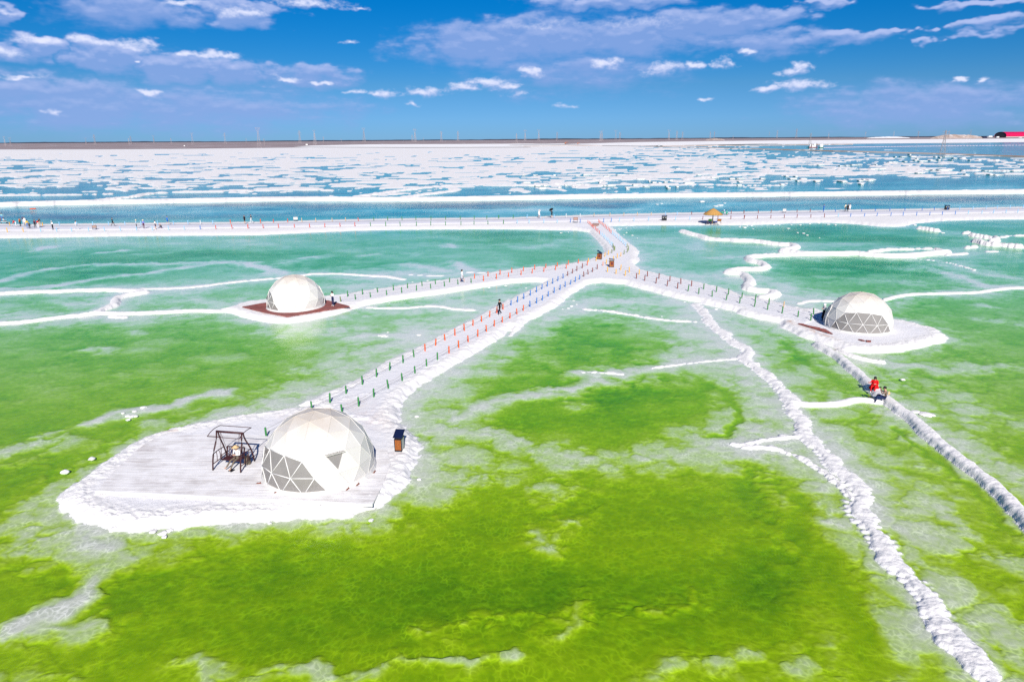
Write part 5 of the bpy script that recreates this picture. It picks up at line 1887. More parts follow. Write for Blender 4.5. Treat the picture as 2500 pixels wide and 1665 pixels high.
# ------------------------------------------------------------------ the two sitters on the long salt berm
p6 = at(2134, 945, .40)
p7 = at(2160, 973, .40)
p6.z, p7.z = max(ground(p6.x, p6.y), .30) + .02, max(ground(p7.x, p7.y), .30) + .02
person(p6, 215, 'sit', 'person in long red coat and sunglasses sitting on the salt berm', 'red', 'red', 'white', hair='long', coat='red', scale=1.0, skirt=('red', .34, -.10, .20, .36))
sg = thing('sunglasses', 'dark sunglasses worn by the sitter in the red coat', 'sunglasses', p6, math.radians(180 - 215), None, 1.0)
b_ = MB()
for sx in (-1, 1):
    b_.box((sx * .036, -.152, .775), (.058, .012, .036))
b_.box((0, -.152, .782), (.02, .008, .008))
b_.build('lens', CL['black'], sg)
person(p7, 300, 'shoot', 'person in brown checked shirt photographing from the salt berm', 'plaid', 'navy', 'black', hair='short', scale=1.12)
cm = thing('camera', 'black camera held up by the sitter in the checked shirt', 'camera', p7, math.radians(180 - 300), None, 1.12)
b_ = MB()
b_.box((0, -.30, .745), (.13, .06, .09))
b_.build('housing', CL['black'], cm)
b_ = MB()
b_.tube([(0, -.33, .745), (0, -.43, .745)], .038, 10)
b_.build('lens', CL['black'], cm)
bp = thing('hat', 'round straw hat hanging on the back of the checked shirt', 'hat', p7, math.radians(180 - 300), None, 1.12)
b_ = MB()
b_.tube([(0, .15, .46), (0, .185, .46)], [.16, .15], 14)
b_.build('brim', CL['straw'], bp)
b_ = MB()
b_.tube([(0, .18, .46), (0, .25, .46)], [.085, .07], 12)
b_.build('crown', CL['straw'], bp)

# ------------------------------------------------------------------ garden swing on the near islet
M_BRZ = mat('bronze_paint', (.055, .016, .018), .45, .4, var=.2)
fl_ = [at(480 + x / 9.8, 1020 + y / 9.8, DECKZ) for x, y in ((440, 1228), (1083, 1275), (1362, 1062), (700, 1000))]
s_c = sum(fl_, Vector()) / 4
ux = ((fl_[1] - fl_[0]) + (fl_[2] - fl_[3])).normalized()
SW_ANG = math.atan2(ux.y, ux.x)
SWW = ((fl_[1] - fl_[0]).length + (fl_[2] - fl_[3]).length) / 2
sw = thing('garden_swing', 'dark bronze garden swing with open roof frame beside the nearest dome', 'swing', s_c, SW_ANG)
hw_, dp_, ht_ = SWW / 2, .72, 2.02


def tubes(name, lst, r, par, mm=M_BRZ, n=7):
    b = MB()
    for l in lst:
        b.tube(l, r, n)
    return b.build(name, mm, par, smooth=True)


def bez(p, n=8):
    p = [Vector(q) for q in p]
    out = []
    for k in range(n + 1):
        t = k / n
        q = p[:]
        while len(q) > 1:
            q = [q[i].lerp(q[i + 1], t) for i in range(len(q) - 1)]
        out.append(q[0])
    return out


for sx in (-1, 1):
    tubes('leg', [bez([(sx * (hw_ - .08), -.07, ht_), (sx * (hw_ - .08), -.12, 1.35), (sx * hw_, -.50, 1.25), (sx * hw_, -.62, .6), (sx * hw_, -dp_, 0)])], .043, sw)
    tubes('leg', [bez([(sx * (hw_ - .08), .07, ht_), (sx * (hw_ - .08), .12, 1.35), (sx * hw_, .50, 1.25), (sx * hw_, .62, .6), (sx * hw_, dp_, 0)])], .043, sw)
    tubes('side_rail', [[(sx * hw_, -.66, .34), (sx * hw_, .66, .34)], bez([(sx * hw_, -.56, .86), (sx * hw_, -.2, .96), (sx * hw_, .56, .86)])], .026, sw)
    tubes('side_spindle', [bez([(sx * hw_, -.25, .34), (sx * hw_, -.15, .6), (sx * hw_, -.22, .90)]), bez([(sx * hw_, .05, .34), (sx * hw_, .18, .6), (sx * hw_, 0, .91)]), bez([(sx * hw_, .28, .34), (sx * hw_, .12, .6), (sx * hw_, .30, .90)])], .018, sw)
tubes('top_beam', [[(-hw_ + .02, 0, ht_ + .02), (hw_ - .02, 0, ht_ + .02)]], .062, sw)
rx_ = hw_ + .12
tubes('roof_frame', [[(-rx_, -.62, ht_ - .02), (rx_, -.62, ht_ - .02)], [(-rx_, .62, ht_ + .10), (rx_, .62, ht_ + .10)]]
      + [bez([(sx * rx_, -.62, ht_ - .02), (sx * rx_, -.1, ht_ + .24), (sx * rx_, .62, ht_ + .10)]) for sx in (-1, 1)], .021, sw)
sb_ = hw_ - .30
bench = tubes('bench', [[(-sb_, -.28, .46), (sb_, -.28, .46)], [(-sb_, .22, .44), (sb_, .22, .44)], [(-sb_, .22, .44), (-sb_, .40, .98)], [(sb_, .22, .44), (sb_, .40, .98)], [(-sb_, .40, .98), (sb_, .40, .98)], [(-sb_, .24, .52), (sb_, .24, .52)],
                        [(-sb_, -.28, .46), (-sb_, .22, .44)], [(sb_, -.28, .46), (sb_, .22, .44)], [(-sb_, -.26, .70), (-sb_, .30, .70)], [(sb_, -.26, .70), (sb_, .30, .70)], [(-sb_, -.26, .70), (-sb_, -.28, .46)], [(sb_, -.26, .70), (sb_, -.28, .46)]], .026, sw)
for k in range(11):
    x = -sb_ + 2 * sb_ * (k + .5) / 11
    b_ = MB()
    b_.tube([(x, .25, .53), (x, .40, .97)], .022, 5)
    b_.build('back_slat', M_BRZ, bench)
for k in range(6):
    b_ = MB()
    b_.box((0, -.24 + k * .088, .468), (2 * sb_, .066, .018))
    b_.build('seat_slat', M_BRZ, bench)
for sx in (-1, 1):
    tubes('hanger', [[(sx * (sb_ + .02), 0, ht_), (sx * sb_, -.26, .70)], [(sx * (sb_ + .02), 0, ht_), (sx * sb_, .34, .80)]], .011, sw, n=5)
Rz = Matrix.Rotation(SW_ANG, 3, 'Z')
sit = s_c + Rz @ Vector((.22, -.02, -.03))
person(sit, 180 - math.degrees(SW_ANG) + 10, 'swing', 'barefoot person in white shirt, grey trousers and straw hat sitting on the garden swing', 'white', 'khaki', None, sleeves=True, hat='brim', hatc='straw')
sh = thing('shoes', 'pair of black shoes on the boards in front of the garden swing', 'shoes', at(480 + 838 / 9.8, 1020 + 1268 / 9.8, DECKZ), SW_ANG - .3)
for sx in (-1, 1):
    b_ = MB()
    b_.tube([(sx * .08, -.14, .035), (sx * .085, -.05, .045), (sx * .08, .05, .05), (sx * .08, .13, .045)], [.035, .048, .042, .036], 8, squash=.8)
    b_.build('shoe', CL['black'], sh, smooth=True)
bg_ = thing('bag', 'dark grey cloth bag standing behind the right side of the garden swing', 'bag', s_c + Rz @ Vector((hw_ - .18, .30, 0)), SW_ANG)
b_ = MB()
b_.box((0, 0, .26), (.34, .16, .50), taper=.85)
b_.build('body', CL['khaki'], bg_)
b_ = MB()
b_.tube(bez([(-.1, 0, .50), (-.08, 0, .72), (.08, 0, .72), (.1, 0, .50)]), .010, 5)
b_.build('handle', CL['khaki'], bg_)
# brown stake plates round the foot of the dome
for (x, y, a), lb in zip(((190, 1265, .1), (455, 1398, .4), (1500, 1352, 1.2), (1650, 1285, 1.2), (1895, 1100, 1.4)), ('left of the windows', 'below the windows', 'below the plain front', 'at the lower right', 'at the right side')):
    p = at(600 + x / 6.03, 970 + y / 6.03, DECKZ)
    b_ = MB()
    b_.box((0, 0, .02), (.26, .07, .035), taper=.8)
    b_.box((.09, 0, .05), (.04, .04, .05))
    o_ = b_.build('anchor_plate', mat('rust', (.20, .06, .035), .8, .2, var=.3))
    o_.location, o_.rotation_euler = p, (0, 0, a)
    tag(o_, 'small rusty anchor plate at the foot of the nearest dome, ' + lb, 'anchor plate', 'rusty anchor plates round the nearest dome')

# ------------------------------------------------------------------ litter bins
M_SLAT = mat('orange_wood', (.30, .095, .022), .55, .3, var=.3, vscale=14)
M_BLK = mat('black_metal', (.015, .015, .02), .4, .4)
M_NAVY = mat('navy_panel', (.008, .014, .05), .25, .5)
M_PALE = mat('pale_side', (.45, .46, .42), .6, .3)


def bin_(pos, rot, label, tilt=.35, sc=1.0):
    r = thing('litter_bin', label, 'litter bin', pos, rot, 'wooden litter bins', sc)
    b = MB()
    for sx in (-1, 1):
        for sy in (-1, 1):
            b.box((sx * .235, sy * .33, .45), (.05, .05, .90))
    b.box((0, 0, .05), (.52, .71, .08))
    b.box((0, 0, .90), (.52, .71, .06))
    b.build('frame', M_BLK, r)
    for sy in (-1, 1):
        for k in range(4):
            q = MB()
            q.box((-.156 + k * .104, sy * .345, .48), (.096, .02, .74))
            q.build('slat', M_SLAT, r)
    for sx in (-1, 1):
        q = MB()
        q.box((sx * .248, 0, .48), (.014, .60, .76))
        q.build('side_panel', M_PALE if sx > 0 else M_SLAT, r)
    q = MB()
    q.box((-.29, -.05, .58), (.07, .26, .34))
    q.build('ash_tray', mat('dark_red_box', (.12, .02, .025), .5), r)
    q = MB()
    for sx in (-1, 1):
        q.tube([(sx * .22, -.30, .92), (sx * .22, -.30, 1.06)], .014, 5)
        q.tube([(sx * .22, .30, .92), (sx * .22, .30, 1.30)], .014, 5)
    q.build('roof_post', M_BLK, r)
    q = MB()
    q.box((0, .0, 1.19), (.66, .86, .035), Matrix.Rotation(tilt, 3, 'X'))
    q.build('roof_panel', M_NAVY, r)
    q = MB()
    q.box((0, 0, .97), (.40, .56, .10), taper=.8)
    q.build('inner_lid', M_BLK, r)
    return r


pb_ = put(976, 1097)
bin_(pb_, -.12, 'wooden litter bin with navy roof on the near islet beside the large dome', sc=.86)
p_ = put(1463.5, 633)
bin_(p_, 1.15, 'wooden litter bin on the left of the junction behind a yellow post', .5, .95)
p_ = put(1493, 652)
bin_(p_, 1.45, 'wooden litter bin on the right of the junction', .12, .95)


def road_bin(px, py, label, crop):
    p = at(crop[1] + px / crop[0], crop[2] + py / crop[0], .5)
    r = thing('road_bin', label, 'litter bin', p, random.uniform(-.1, .1), 'black twin litter bins on the far road')
    for sx in (-1, 1):
        q = MB()
        q.box((sx * .27, 0, .42), (.50, .5, .84), taper=.94)
        q.build('container', M_BLK, r)
        q = MB()
        q.box((sx * .27, -.255, .62), (.30, .02, .12))
        q.build('flap', M_PALE, r)
    q = MB()
    q.box((0, 0, 1.02), (1.18, .64, .06), Matrix.Rotation(.08, 3, 'X'))
    for sx in (-1, 1):
        q.box((sx * .5, 0, .93), (.05, .3, .18))
    q.build('canopy', M_NAVY, r)


road_bin(1551, 214, 'black twin litter bin on the road between junction and parasol', C3)
road_bin(1720, 107, 'black twin litter bin at the right end of the far road', C4)


def board(px, py, w, h, z, m, label, crop, back=False):
    p = at(crop[1] + px / crop[0], crop[2] + py / crop[0], .5)
    r = thing('notice_board', label, 'sign', p, random.uniform(-.1, .1), 'notice boards along the far road')
    q = MB()
    q.box((0, 0, z + h / 2), (w, .06, h))
    q.build('panel', m, r)
    q = MB()
    q.box((0, -.035, z + h / 2), (w * .80, .012, h * .66))
    q.build('face', mat('board_face', (.36, .24, .20), .7) if not back else mat('board_pale', (.62, .58, .55), .7), r)
    for sx in (-1, 1):
        q = MB()
        q.box((sx * w * .40, 0, z / 2), (.08, .05, z), None)
        q.build('leg', M_BLK, r)
    q = MB()
    q.box((0, 0, .04), (w * .95, .3, .06))
    q.build('foot_rail', M_BLK, r)


M_BRN = mat('brown_board', (.20, .085, .06), .7, .2, var=.25)
board(852, 298, .95, .55, .35, mat('grey_board', (.13, .10, .09), .7), 'low dark grey board at the near edge of the left road', C1)
board(449, 219, .95, .60, .25, mat('pale_board', (.55, .50, .48), .7), 'pale framed board at the back of the road left of centre', C2, True)
board(755, 233, .95, .62, .5, M_BRN, 'brown board between two blue posts at the junction with the road', C3)
board(386, 131, .8, .6, .25, mat('pale_board', (.55, .50, .48), .7), 'pale framed board at the back of the right road', C4, True)

# ------------------------------------------------------------------ thatched parasol, chairs, scooter
M_THATCH = bpy.data.materials.new('thatch')
M_THATCH.use_nodes = True
_t = NT(M_THATCH.node_tree)
_b = M_THATCH.node_tree.nodes['Principled BSDF']
_co = _t.node('ShaderNodeTexCoord').outputs['Object']
_n = _t.noise(_t.vmath('MULTIPLY', _co, (1, 1, .25)), 14.0, 4.0)
_t.put(_b.inputs['Base Color'], _t.mix(_t.mapr(_n, .3, .7), (.30, .14, .03, 1), (.62, .36, .11, 1)))
_b.inputs['Roughness'].default_value = .95
pu = at(1680 + 932 / 15.7, 490 + 862 / 15.7, .42)
pa = thing('thatched_parasol', 'thatched straw parasol on a wooden pole at the edge of the road bank', 'parasol', pu)
q = MB()
q.tube([(0, 0, -.1), (0, 0, 2.6)], .10, 8)
q.build('pole', mat('bamboo', (.20, .12, .05), .7, var=.3), pa)
for k, (r0, z0, r1, z1) in enumerate(((2.02, 1.88, 1.30, 2.40), (1.62, 2.16, .95, 2.64), (1.22, 2.44, .60, 2.86), (.85, 2.70, .06, 3.12))):
    q = MB()
    n = 36
    for i in range(n):
        a0, a1 = 2 * math.pi * i / n, 2 * math.pi * (i + 1) / n
        dz = random.uniform(-.05, .04)
        ro = r0 + random.uniform(-.06, .06)
        q.add([(ro * math.cos(a0), ro * math.sin(a0), z0 + dz), (ro * math.cos(a1), ro * math.sin(a1), z0 + dz), (r1 * math.cos(a1), r1 * math.sin(a1), z1), (r1 * math.cos(a0), r1 * math.sin(a0), z1),
               (ro * .97 * math.cos(a0), ro * .97 * math.sin(a0), z0 + dz - .10), (ro * .97 * math.cos(a1), ro * .97 * math.sin(a1), z0 + dz - .10)], [(0, 1, 2, 3), (1, 0, 4, 5), (4, 3, 2, 5)])
    q.build('thatch_layer', M_THATCH, pa)


def deck_chair(px, py, m, label, rot):
    p = at(1680 + px / 15.7, 490 + py / 15.7, .42)
    r = thing('deck_chair', label, 'deck chair', p, rot, 'beach chairs under the parasol')
    q = MB()
    for sx in (-1, 1):
        q.tube([(sx * .40, .55, 0), (sx * .40, -.45, .95)], .03, 6)
        q.tube([(sx * .40, -.5, 0), (sx * .40, .45, .50)], .03, 6)
    q.tube([(-.40, -.45, .95), (.40, -.45, .95)], .03, 6)
    q.build('frame', M_BRN, r)
    q = MB()
    P = bez([(0, -.45, .93), (0, -.10, .30), (0, .45, .48)], 8)
    for a, c in zip(P[:-1], P[1:]):
        q.add([(-.38, a.y, a.z), (.38, a.y, a.z), (.38, c.y, c.z), (-.38, c.y, c.z), (-.38, a.y, a.z - .02), (.38, a.y, a.z - .02), (.38, c.y, c.z - .02), (-.38, c.y, c.z - .02)], [(0, 1, 2, 3), (7, 6, 5, 4), (0, 4, 5, 1), (2, 6, 7, 3)])
    q.build('canvas', m, r)


deck_chair(815, 872, mat('green_canvas', (.05, .22, .02), .8), 'green canvas deck chair under the thatched parasol', .15)
deck_chair(1180, 872, mat('orange_canvas', (.72, .17, .015), .8), 'orange canvas deck chair right of the thatched parasol', -.1)
sb2 = thing('side_table', 'small low blue table beside the orange deck chair', 'table', at(1680 + 1065 / 15.7, 490 + 870 / 15.7, .42))
q = MB()
q.box((0, 0, .38), (.5, .5, .06))
q.build('top', mat('blue_plastic', (.02, .06, .55), .4), sb2)
for sx in (-1, 1):
    for sy in (-1, 1):
        q = MB()
        q.box((sx * .2, sy * .2, .175), (.05, .05, .35))
        q.build('leg', M_BLK, sb2)

ps_ = at(1680 + 1385 / 15.7, 490 + 553 / 15.7, .52)
sc_o = thing('motor_scooter', 'green motor scooter parked on the road behind the thatched parasol', 'scooter', ps_, 0, None, 1.12)
M_SCOOT = mat('green_enamel', (.02, .30, .22), .3, .5)
for x in (-.60, .62):
    w_ = MB()
    w_.tube([(x, -.05, .22), (x, .05, .22)], .22, 16)
    wo = w_.build('wheel', M_BLK, sc_o)
    w_ = MB()
    w_.tube([(x, -.057, .22), (x, .057, .22)], .11, 12)
    w_.build('rim', M_PALE, wo)
q = MB()
q.tube([(-.85, 0, .52), (-.6, 0, .58), (-.25, 0, .52), (-.12, 0, .35)], [.10, .19, .20, .10], 10)
q.box((.15, 0, .25), (.6, .30, .06))
q.tube([(.40, 0, .26), (.50, 0, .60), (.44, 0, .92)], [.15, .17, .12], 10, squash=.5)
q.tube([(.50, 0, .34), (.62, 0, .42), (.78, 0, .40)], [.10, .12, .06], 8)
q.build('bodywork', M_SCOOT, sc_o, smooth=True)
q = MB()
q.tube([(-.72, 0, .76), (-.4, 0, .78), (-.12, 0, .74)], [.09, .13, .10], 8, squash=.5)
q.build('saddle', mat('brown_saddle', (.16, .08, .04), .6), sc_o, smooth=True)
q = MB()
q.tube([(.44, 0, .92), (.40, 0, 1.02)], .03, 6)
q.tube([(.36, -.32, 1.06), (.42, 0, 1.02), (.36, .32, 1.06)], .022, 6)
q.build('handlebar', M_BLK, sc_o)
q = MB()
q.tube([(.48, 0, .96), (.56, 0, .95)], [.09, .07], 10)
q.build('headlight', M_PALE, sc_o)
q = MB()
q.lathe([(.02, .26), (.10, .23), (.15, .12), (.15, .02), (.10, -.01)], 12)
hm = q.build('helmet', CL['white'], None, smooth=True)
hm.location = ps_ + Vector((-.10, 0, .98))
hm.scale = (.9,) * 3
tag(hm, 'white crash helmet resting on the saddle of the green scooter', 'helmet')

# bench seen at the left edge and the orange boat on the dike
pk = at(80, 505.5, .9)
pk.z = max(.2, ground(pk.x, pk.y) - .1)
ky = thing('rubber_boat', 'small orange rubber boat drawn up on the long salt dike', 'boat', pk, .2, None, .55)
q = MB()
q.tube(bez([(-1.3, .42, .30), (.6, .55, .30), (1.7, .3, .36), (1.7, -.3, .36), (.6, -.55, .30), (-1.3, -.42, .30)], 14), .24, 9)
q.tube([(-1.3, .42, .30), (-1.3, -.42, .30)], .20, 8)
q.build('tube', mat('orange_rubber', (.70, .09, .015), .5), ky, smooth=True)
q = MB()
q.box((.1, 0, .16), (2.6, .8, .06))
q.build('floor', M_DARK, ky)
q = MB()
q.box((0, 0, .42), (.3, .95, .05))
q.build('thwart', CL['white'], ky)
bn = thing('bench', 'white bench at the left edge of the far road under a seated person', 'bench', at(185 / 18.115, 500 + 838 / 18.115, .52) + Vector((0, .05, 0)), .4)
q = MB()
q.box((0, .05, .40), (1.3, .40, .05))
q.build('seat', CL['white'], bn)
for sx in (-1, 1):
    q = MB()
    q.box((sx * .55, .05, .19), (.06, .36, .375))
    q.build('leg', M_BLK, bn)

# ------------------------------------------------------------------ loose lumps of salt
ORD = ['first', 'second', 'third', 'fourth', 'fifth', 'sixth', 'seventh', 'eighth', 'ninth', 'tenth', 'eleventh', 'twelfth', 'thirteenth', 'fourteenth', 'fifteenth', 'sixteenth', 'seventeenth', 'eighteenth', 'nineteenth', 'twentieth']
TENS = {20: 'twenty', 30: 'thirty', 40: 'forty', 50: 'fifty'}


def nth(k):
    """0 -> first"""
    return ORD[k] if k < 20 else (TENS[(k + 1) // 10 * 10] + ('ieth' if 0 else '-' + ORD[(k + 1) % 10 - 1]) if (k + 1) % 10 else TENS[k + 1][:-1] + 'ieth')


def rank_labels(objs, tail='from the left'):
    objs = [o for o in objs if o]
    if len(objs) < 2:
        return
    for k, o in enumerate(sorted(objs, key=lambda q: q.location.x / q.location.y)):
        pos = 'leftmost' if k == 0 else 'rightmost' if k == len(objs) - 1 else nth(k) + ' ' + tail
        o['label'] = o['label'] + ', ' + pos


LUMPS_BY = {}
LUMP = []
for k in range(5):
    bm = bmesh.new()
    bmesh.ops.create_icosphere(bm, subdivisions=3, radius=1)
    sd = random.random() * 50
    for v in bm.verts:
        p = v.co
        nse = float(fbm(np.array([p.x * 1.3 + sd]), np.array([p.y * 1.3 + p.z * .9]), 400 + k, 3)[0])
        v.co = p * (1 + .28 * nse)
        v.co.z *= .55
    me = bpy.data.meshes.new('salt_lump')
    bm.to_mesh(me)
    bm.free()
    me.materials.append(M_SALT)
    me.polygons.foreach_set('use_smooth', [True] * len(me.polygons))
    LUMP.append(me)


def lump(px, py, w, label, group, crop=ONE, flat=1.0):
    p = put(px, py, 0, crop)
    p.z = max(p.z - .02, 0)
    r = w / crop[0] / 2 * (p - cam.location).length / FPX
    o = link('salt_lump', random.choice(LUMP), None)
    o.location = p
    o.scale = (r * random.uniform(.9, 1.1), r * random.uniform(.8, 1.1), r * .8 * flat)
    o.rotation_euler = (0, 0, random.random() * 6)
    tag(o, label, 'salt lump', group)
    if group:
        LUMPS_BY.setdefault(group, []).append(o)


for x, y, w in ((283, 950, 8), (294, 957, 11), (303, 958, 13), (312, 957, 10), (309, 946, 10), (295, 965, 9), (330, 937, 12)):
    lump(x, y, w, 'salt lump of the cluster on the pale shoal, left', 'lumps on the shoal left of the nearest islet', FULL)
for x, y, w in ((150, 1085, 17), (211, 1055, 14)):
    lump(x, y, w, 'salt lump off the upper left shore of the nearest islet', 'lumps off the upper left shore', FULL)
for x, y, w in ((853, 1196, 14), (375, 1226, 20), (352, 1222, 15), (390, 1220, 16), (378, 1234, 12), (262, 1216, 18), (620, 1203, 10)):
    lump(x, y, w, 'salt lump against the lower shore of the nearest islet', 'lumps along the lower shore of the nearest islet', FULL)
for x, y, w in ((963, 1102, 11), (958, 958, 11)):
    lump(x, y, w, 'salt lump off the right shore of the nearest islet', 'lumps off the right shore of the nearest islet', FULL)
lump(2203, 927, 10, 'single white salt lump in the pale water right of the sitters on the berm', None)
for x, y, w in ((1860, 500, 35), (1900, 512, 50), (1930, 515, 28), (1955, 605, 20)):
    lump(x, y, w, 'flat salt lump in pale water right of the berm', 'lumps right of the long berm', MR, .6)
for x, y, w in ((1505, 299, 6), (1200 + 1150 / 3.68, 480 + 297 / 3.68, 7), (1200 + 1210 / 3.68, 480 + 325 / 3.68, 6), (1200 + 1190 / 3.68, 480 + 345 / 3.68, 6)):
    pass
for x, y, w in ((1110, 300, 18), (1140, 290, 14), (1152, 297, 16), (1165, 292, 12), (1210, 282, 14), (1212, 325, 22), (1190, 345, 14), (1265, 350, 24), (1310, 375, 14)):
    lump(x, y, w, 'small salt lump right of the curved causeway below the road', 'lumps right of the curved causeway', C3, .7)
for x, y, w in ((625, 328, 26), (690, 322, 14), (735, 312, 10)):
    lump(x, y, w, 'small salt lump left of the curved causeway below the road', 'lumps left of the curved causeway', C3, .7)
for x, y, w in ((738, 935, 24), (765, 970, 20), (690, 1005, 28), (720, 985, 40), (640, 1012, 18), (930, 788, 16), (1735, 948, 18), (2015, 1012, 30), (1530, 1078, 16)):
    lump(x, y, w, 'salt lump in the bay between middle and right-hand path', 'lumps in the bay between two paths', C3, .7)
for x, y, w in ((620, 243, 20), (960, 182, 18), (1100, 168, 26), (1655, 232, 34), (1575, 237, 20), (1810, 217, 30), (1995, 238, 24), (750, 374, 14), (1950, 290, 18), (735, 640, 22), (690, 672, 60), (660, 670, 40), (720, 678, 40), (1020, 664, 42)):
    lump(x, y, w, 'salt lump near the path to the left islet', 'lumps around the path to the left islet', PTH, .6)
for x, y, w in ((420, 263, 22), (545, 303, 24), (575, 318, 22), (495, 297, 18), (675, 340, 12), (60, 255, 30), (130, 268, 16), (20, 250, 20), (1460, 236, 24), (1690, 300, 26)):
    lump(x, y, w, 'salt lump off the near shore of the right-hand road', 'lumps off the right road shore', C4, .7)
for x, y, w in ((20, 240, 14), (50, 250, 20), (85, 246, 16), (120, 238, 22), (160, 228, 16), (200, 222, 18), (240, 226, 22), (300, 232, 22), (340, 236, 18), (380, 222, 26), (440, 230, 20), (520, 236, 22), (600, 224, 18), (660, 222, 24), (740, 232, 26), (800, 236, 20)):
    lump(x + random.uniform(-8, 8), y + random.uniform(-3, 3), w, 'small salt lump in the bank edge right of the parasol', 'lumps in the broken bank edge', C4, .7)
lump(1730, 683, 38, 'white salt lump in the strait just behind the thatched parasol', None, C7, .9)
for x, y, w in ((1360, 705, 30), (1400, 698, 26), (1840, 720, 40), (1880, 712, 45), (1915, 695, 28)):
    lump(x, y, w, 'salt lump in the strait behind the parasol', 'lumps in the strait near the parasol', C7, .5)
for _l in LUMPS_BY.values():
    rank_labels(_l)
# squared salt blocks adrift in the far basin
BLK_ME, BLOCKS = [], []
for k in range(3):
    bm = bmesh.new()
    bmesh.ops.create_cube(bm, size=1)
    bmesh.ops.bevel(bm, geom=bm.edges[:], offset=.12, segments=2, affect='EDGES')
    for v in bm.verts:
        v.co += Vector((random.gauss(0, .03), random.gauss(0, .03), random.gauss(0, .02)))
    me = bpy.data.meshes.new('salt_block')
    bm.to_mesh(me)
    bm.free()
    me.materials.append(M_SALT)
    BLK_ME.append(me)


def block(x, y, w, crop, label, group):
    p = at(crop[1] + x / crop[0], crop[2] + y / crop[0], 0)
    m = p.y / FPX / crop[0]
    o = link('salt_block', random.choice(BLK_ME), None)
    hb_ = random.uniform(.35, .5) * max(1, p.y / 400)
    o.location = p + Vector((0, 0, hb_ / 2 - .02))
    o.scale = (w * m, random.uniform(2.2, 3.2) * max(1, p.y / 350), hb_)
    o.rotation_euler = (0, 0, random.uniform(-.12, .12))
    tag(o, label, 'salt block', group)
    BLOCKS.append((o, crop[2] + y / crop[0], w / crop[0]))


GB = 'squared salt blocks afloat in the far basin'
LB1 = 'squared white salt block afloat in the far basin behind the parasol'
for x, y, w in ((415, 575, 50), (330, 555, 48), (380, 557, 45), (445, 553, 40), (540, 545, 55), (560, 568, 30), (615, 550, 28), (680, 552, 36), (718, 550, 28), (700, 566, 20), (780, 551, 36), (890, 553, 46), (930, 552, 30), (985, 552, 72), (1118, 573, 34), (1178, 548, 36),
                (1270, 560, 50), (1440, 560, 24), (1452, 575, 26), (1525, 562, 22), (1298, 515, 18), (1335, 528, 36), (1380, 532, 24), (1430, 524, 30), (1620, 533, 80), (1480, 508, 50), (2040, 520, 40), (1975, 497, 45), (2040, 495, 60), (1830, 487, 60), (1225, 500, 60), (890, 528, 20), (900, 515, 22),
                (460, 470, 70), (520, 467, 22), (710, 470, 36), (780, 465, 60), (850, 460, 60), (940, 480, 40), (965, 468, 30), (1060, 465, 70), (1150, 463, 50), (265, 467, 26), (360, 466, 36), (1530, 415, 36), (1700, 465, 30), (290, 530, 60), (370, 535, 40)):
    block(x, y, w, C7, LB1, GB)
LB2 = 'squared white salt block afloat in the far basin on the right of the photo'
for x, y, w in ((25, 495, 46), (25, 522, 36), (15, 550, 36), (205, 495, 40), (450, 497, 60), (478, 478, 26), (540, 496, 50), (400, 475, 26), (495, 514, 24), (653, 517, 44), (365, 545, 30), (870, 521, 50), (840, 518, 30), (1090, 508, 50), (1040, 503, 30), (1015, 543, 26), (1010, 512, 40),
                (848, 390, 26), (900, 386, 40), (960, 382, 60), (1000, 380, 40), (685, 384, 50), (625, 380, 14), (1110, 386, 12), (1135, 380, 16), (1410, 392, 26), (1375, 356, 26), (1285, 360, 50), (1250, 362, 30), (1465, 345, 36), (1475, 329, 24), (1520, 351, 70), (1595, 345, 46), (1650, 342, 20), (1780, 327, 30), (1845, 328, 34),
                (1905, 345, 10), (1980, 342, 26), (2123, 347, 26), (2340, 347, 26), (1720, 313, 80), (1620, 315, 20), (1665, 322, 18), (1440, 314, 50), (1360, 315, 50), (1295, 317, 14), (1750, 343, 10), (1413, 298, 14), (1410, 421, 24), (1440, 421, 20), (1485, 423, 30), (1550, 424, 34), (1610, 424, 40), (1700, 425, 120), (1860, 427, 40),
                (1945, 428, 60), (2030, 430, 30), (2070, 430, 50), (2125, 430, 50), (2180, 432, 20), (2215, 432, 40), (2290, 433, 90), (1120, 416, 70), (1180, 416, 60), (2080, 462, 50), (2140, 463, 70), (1880, 460, 40), (1490, 450, 50)):
    block(x, y, w, C8, LB2, GB)

rows_ = {}
for o, y, w in BLOCKS:
    rows_.setdefault(int((482 - y) // 7), []).append((o, w))
for k, (rk, lst) in enumerate(sorted(rows_.items())):
    for o, w in lst:
        sz = 'long' if w > 16 else 'short' if w < 9 else 'medium'
        o['label'] = f"{sz} squared white salt block, {nth(k)} row behind the long dike"
    rank_labels([o for o, _ in lst])

# ------------------------------------------------------------------ pylons
M_STEEL = mat('galvanised', (.42, .36, .36), .6, .3, var=.06)


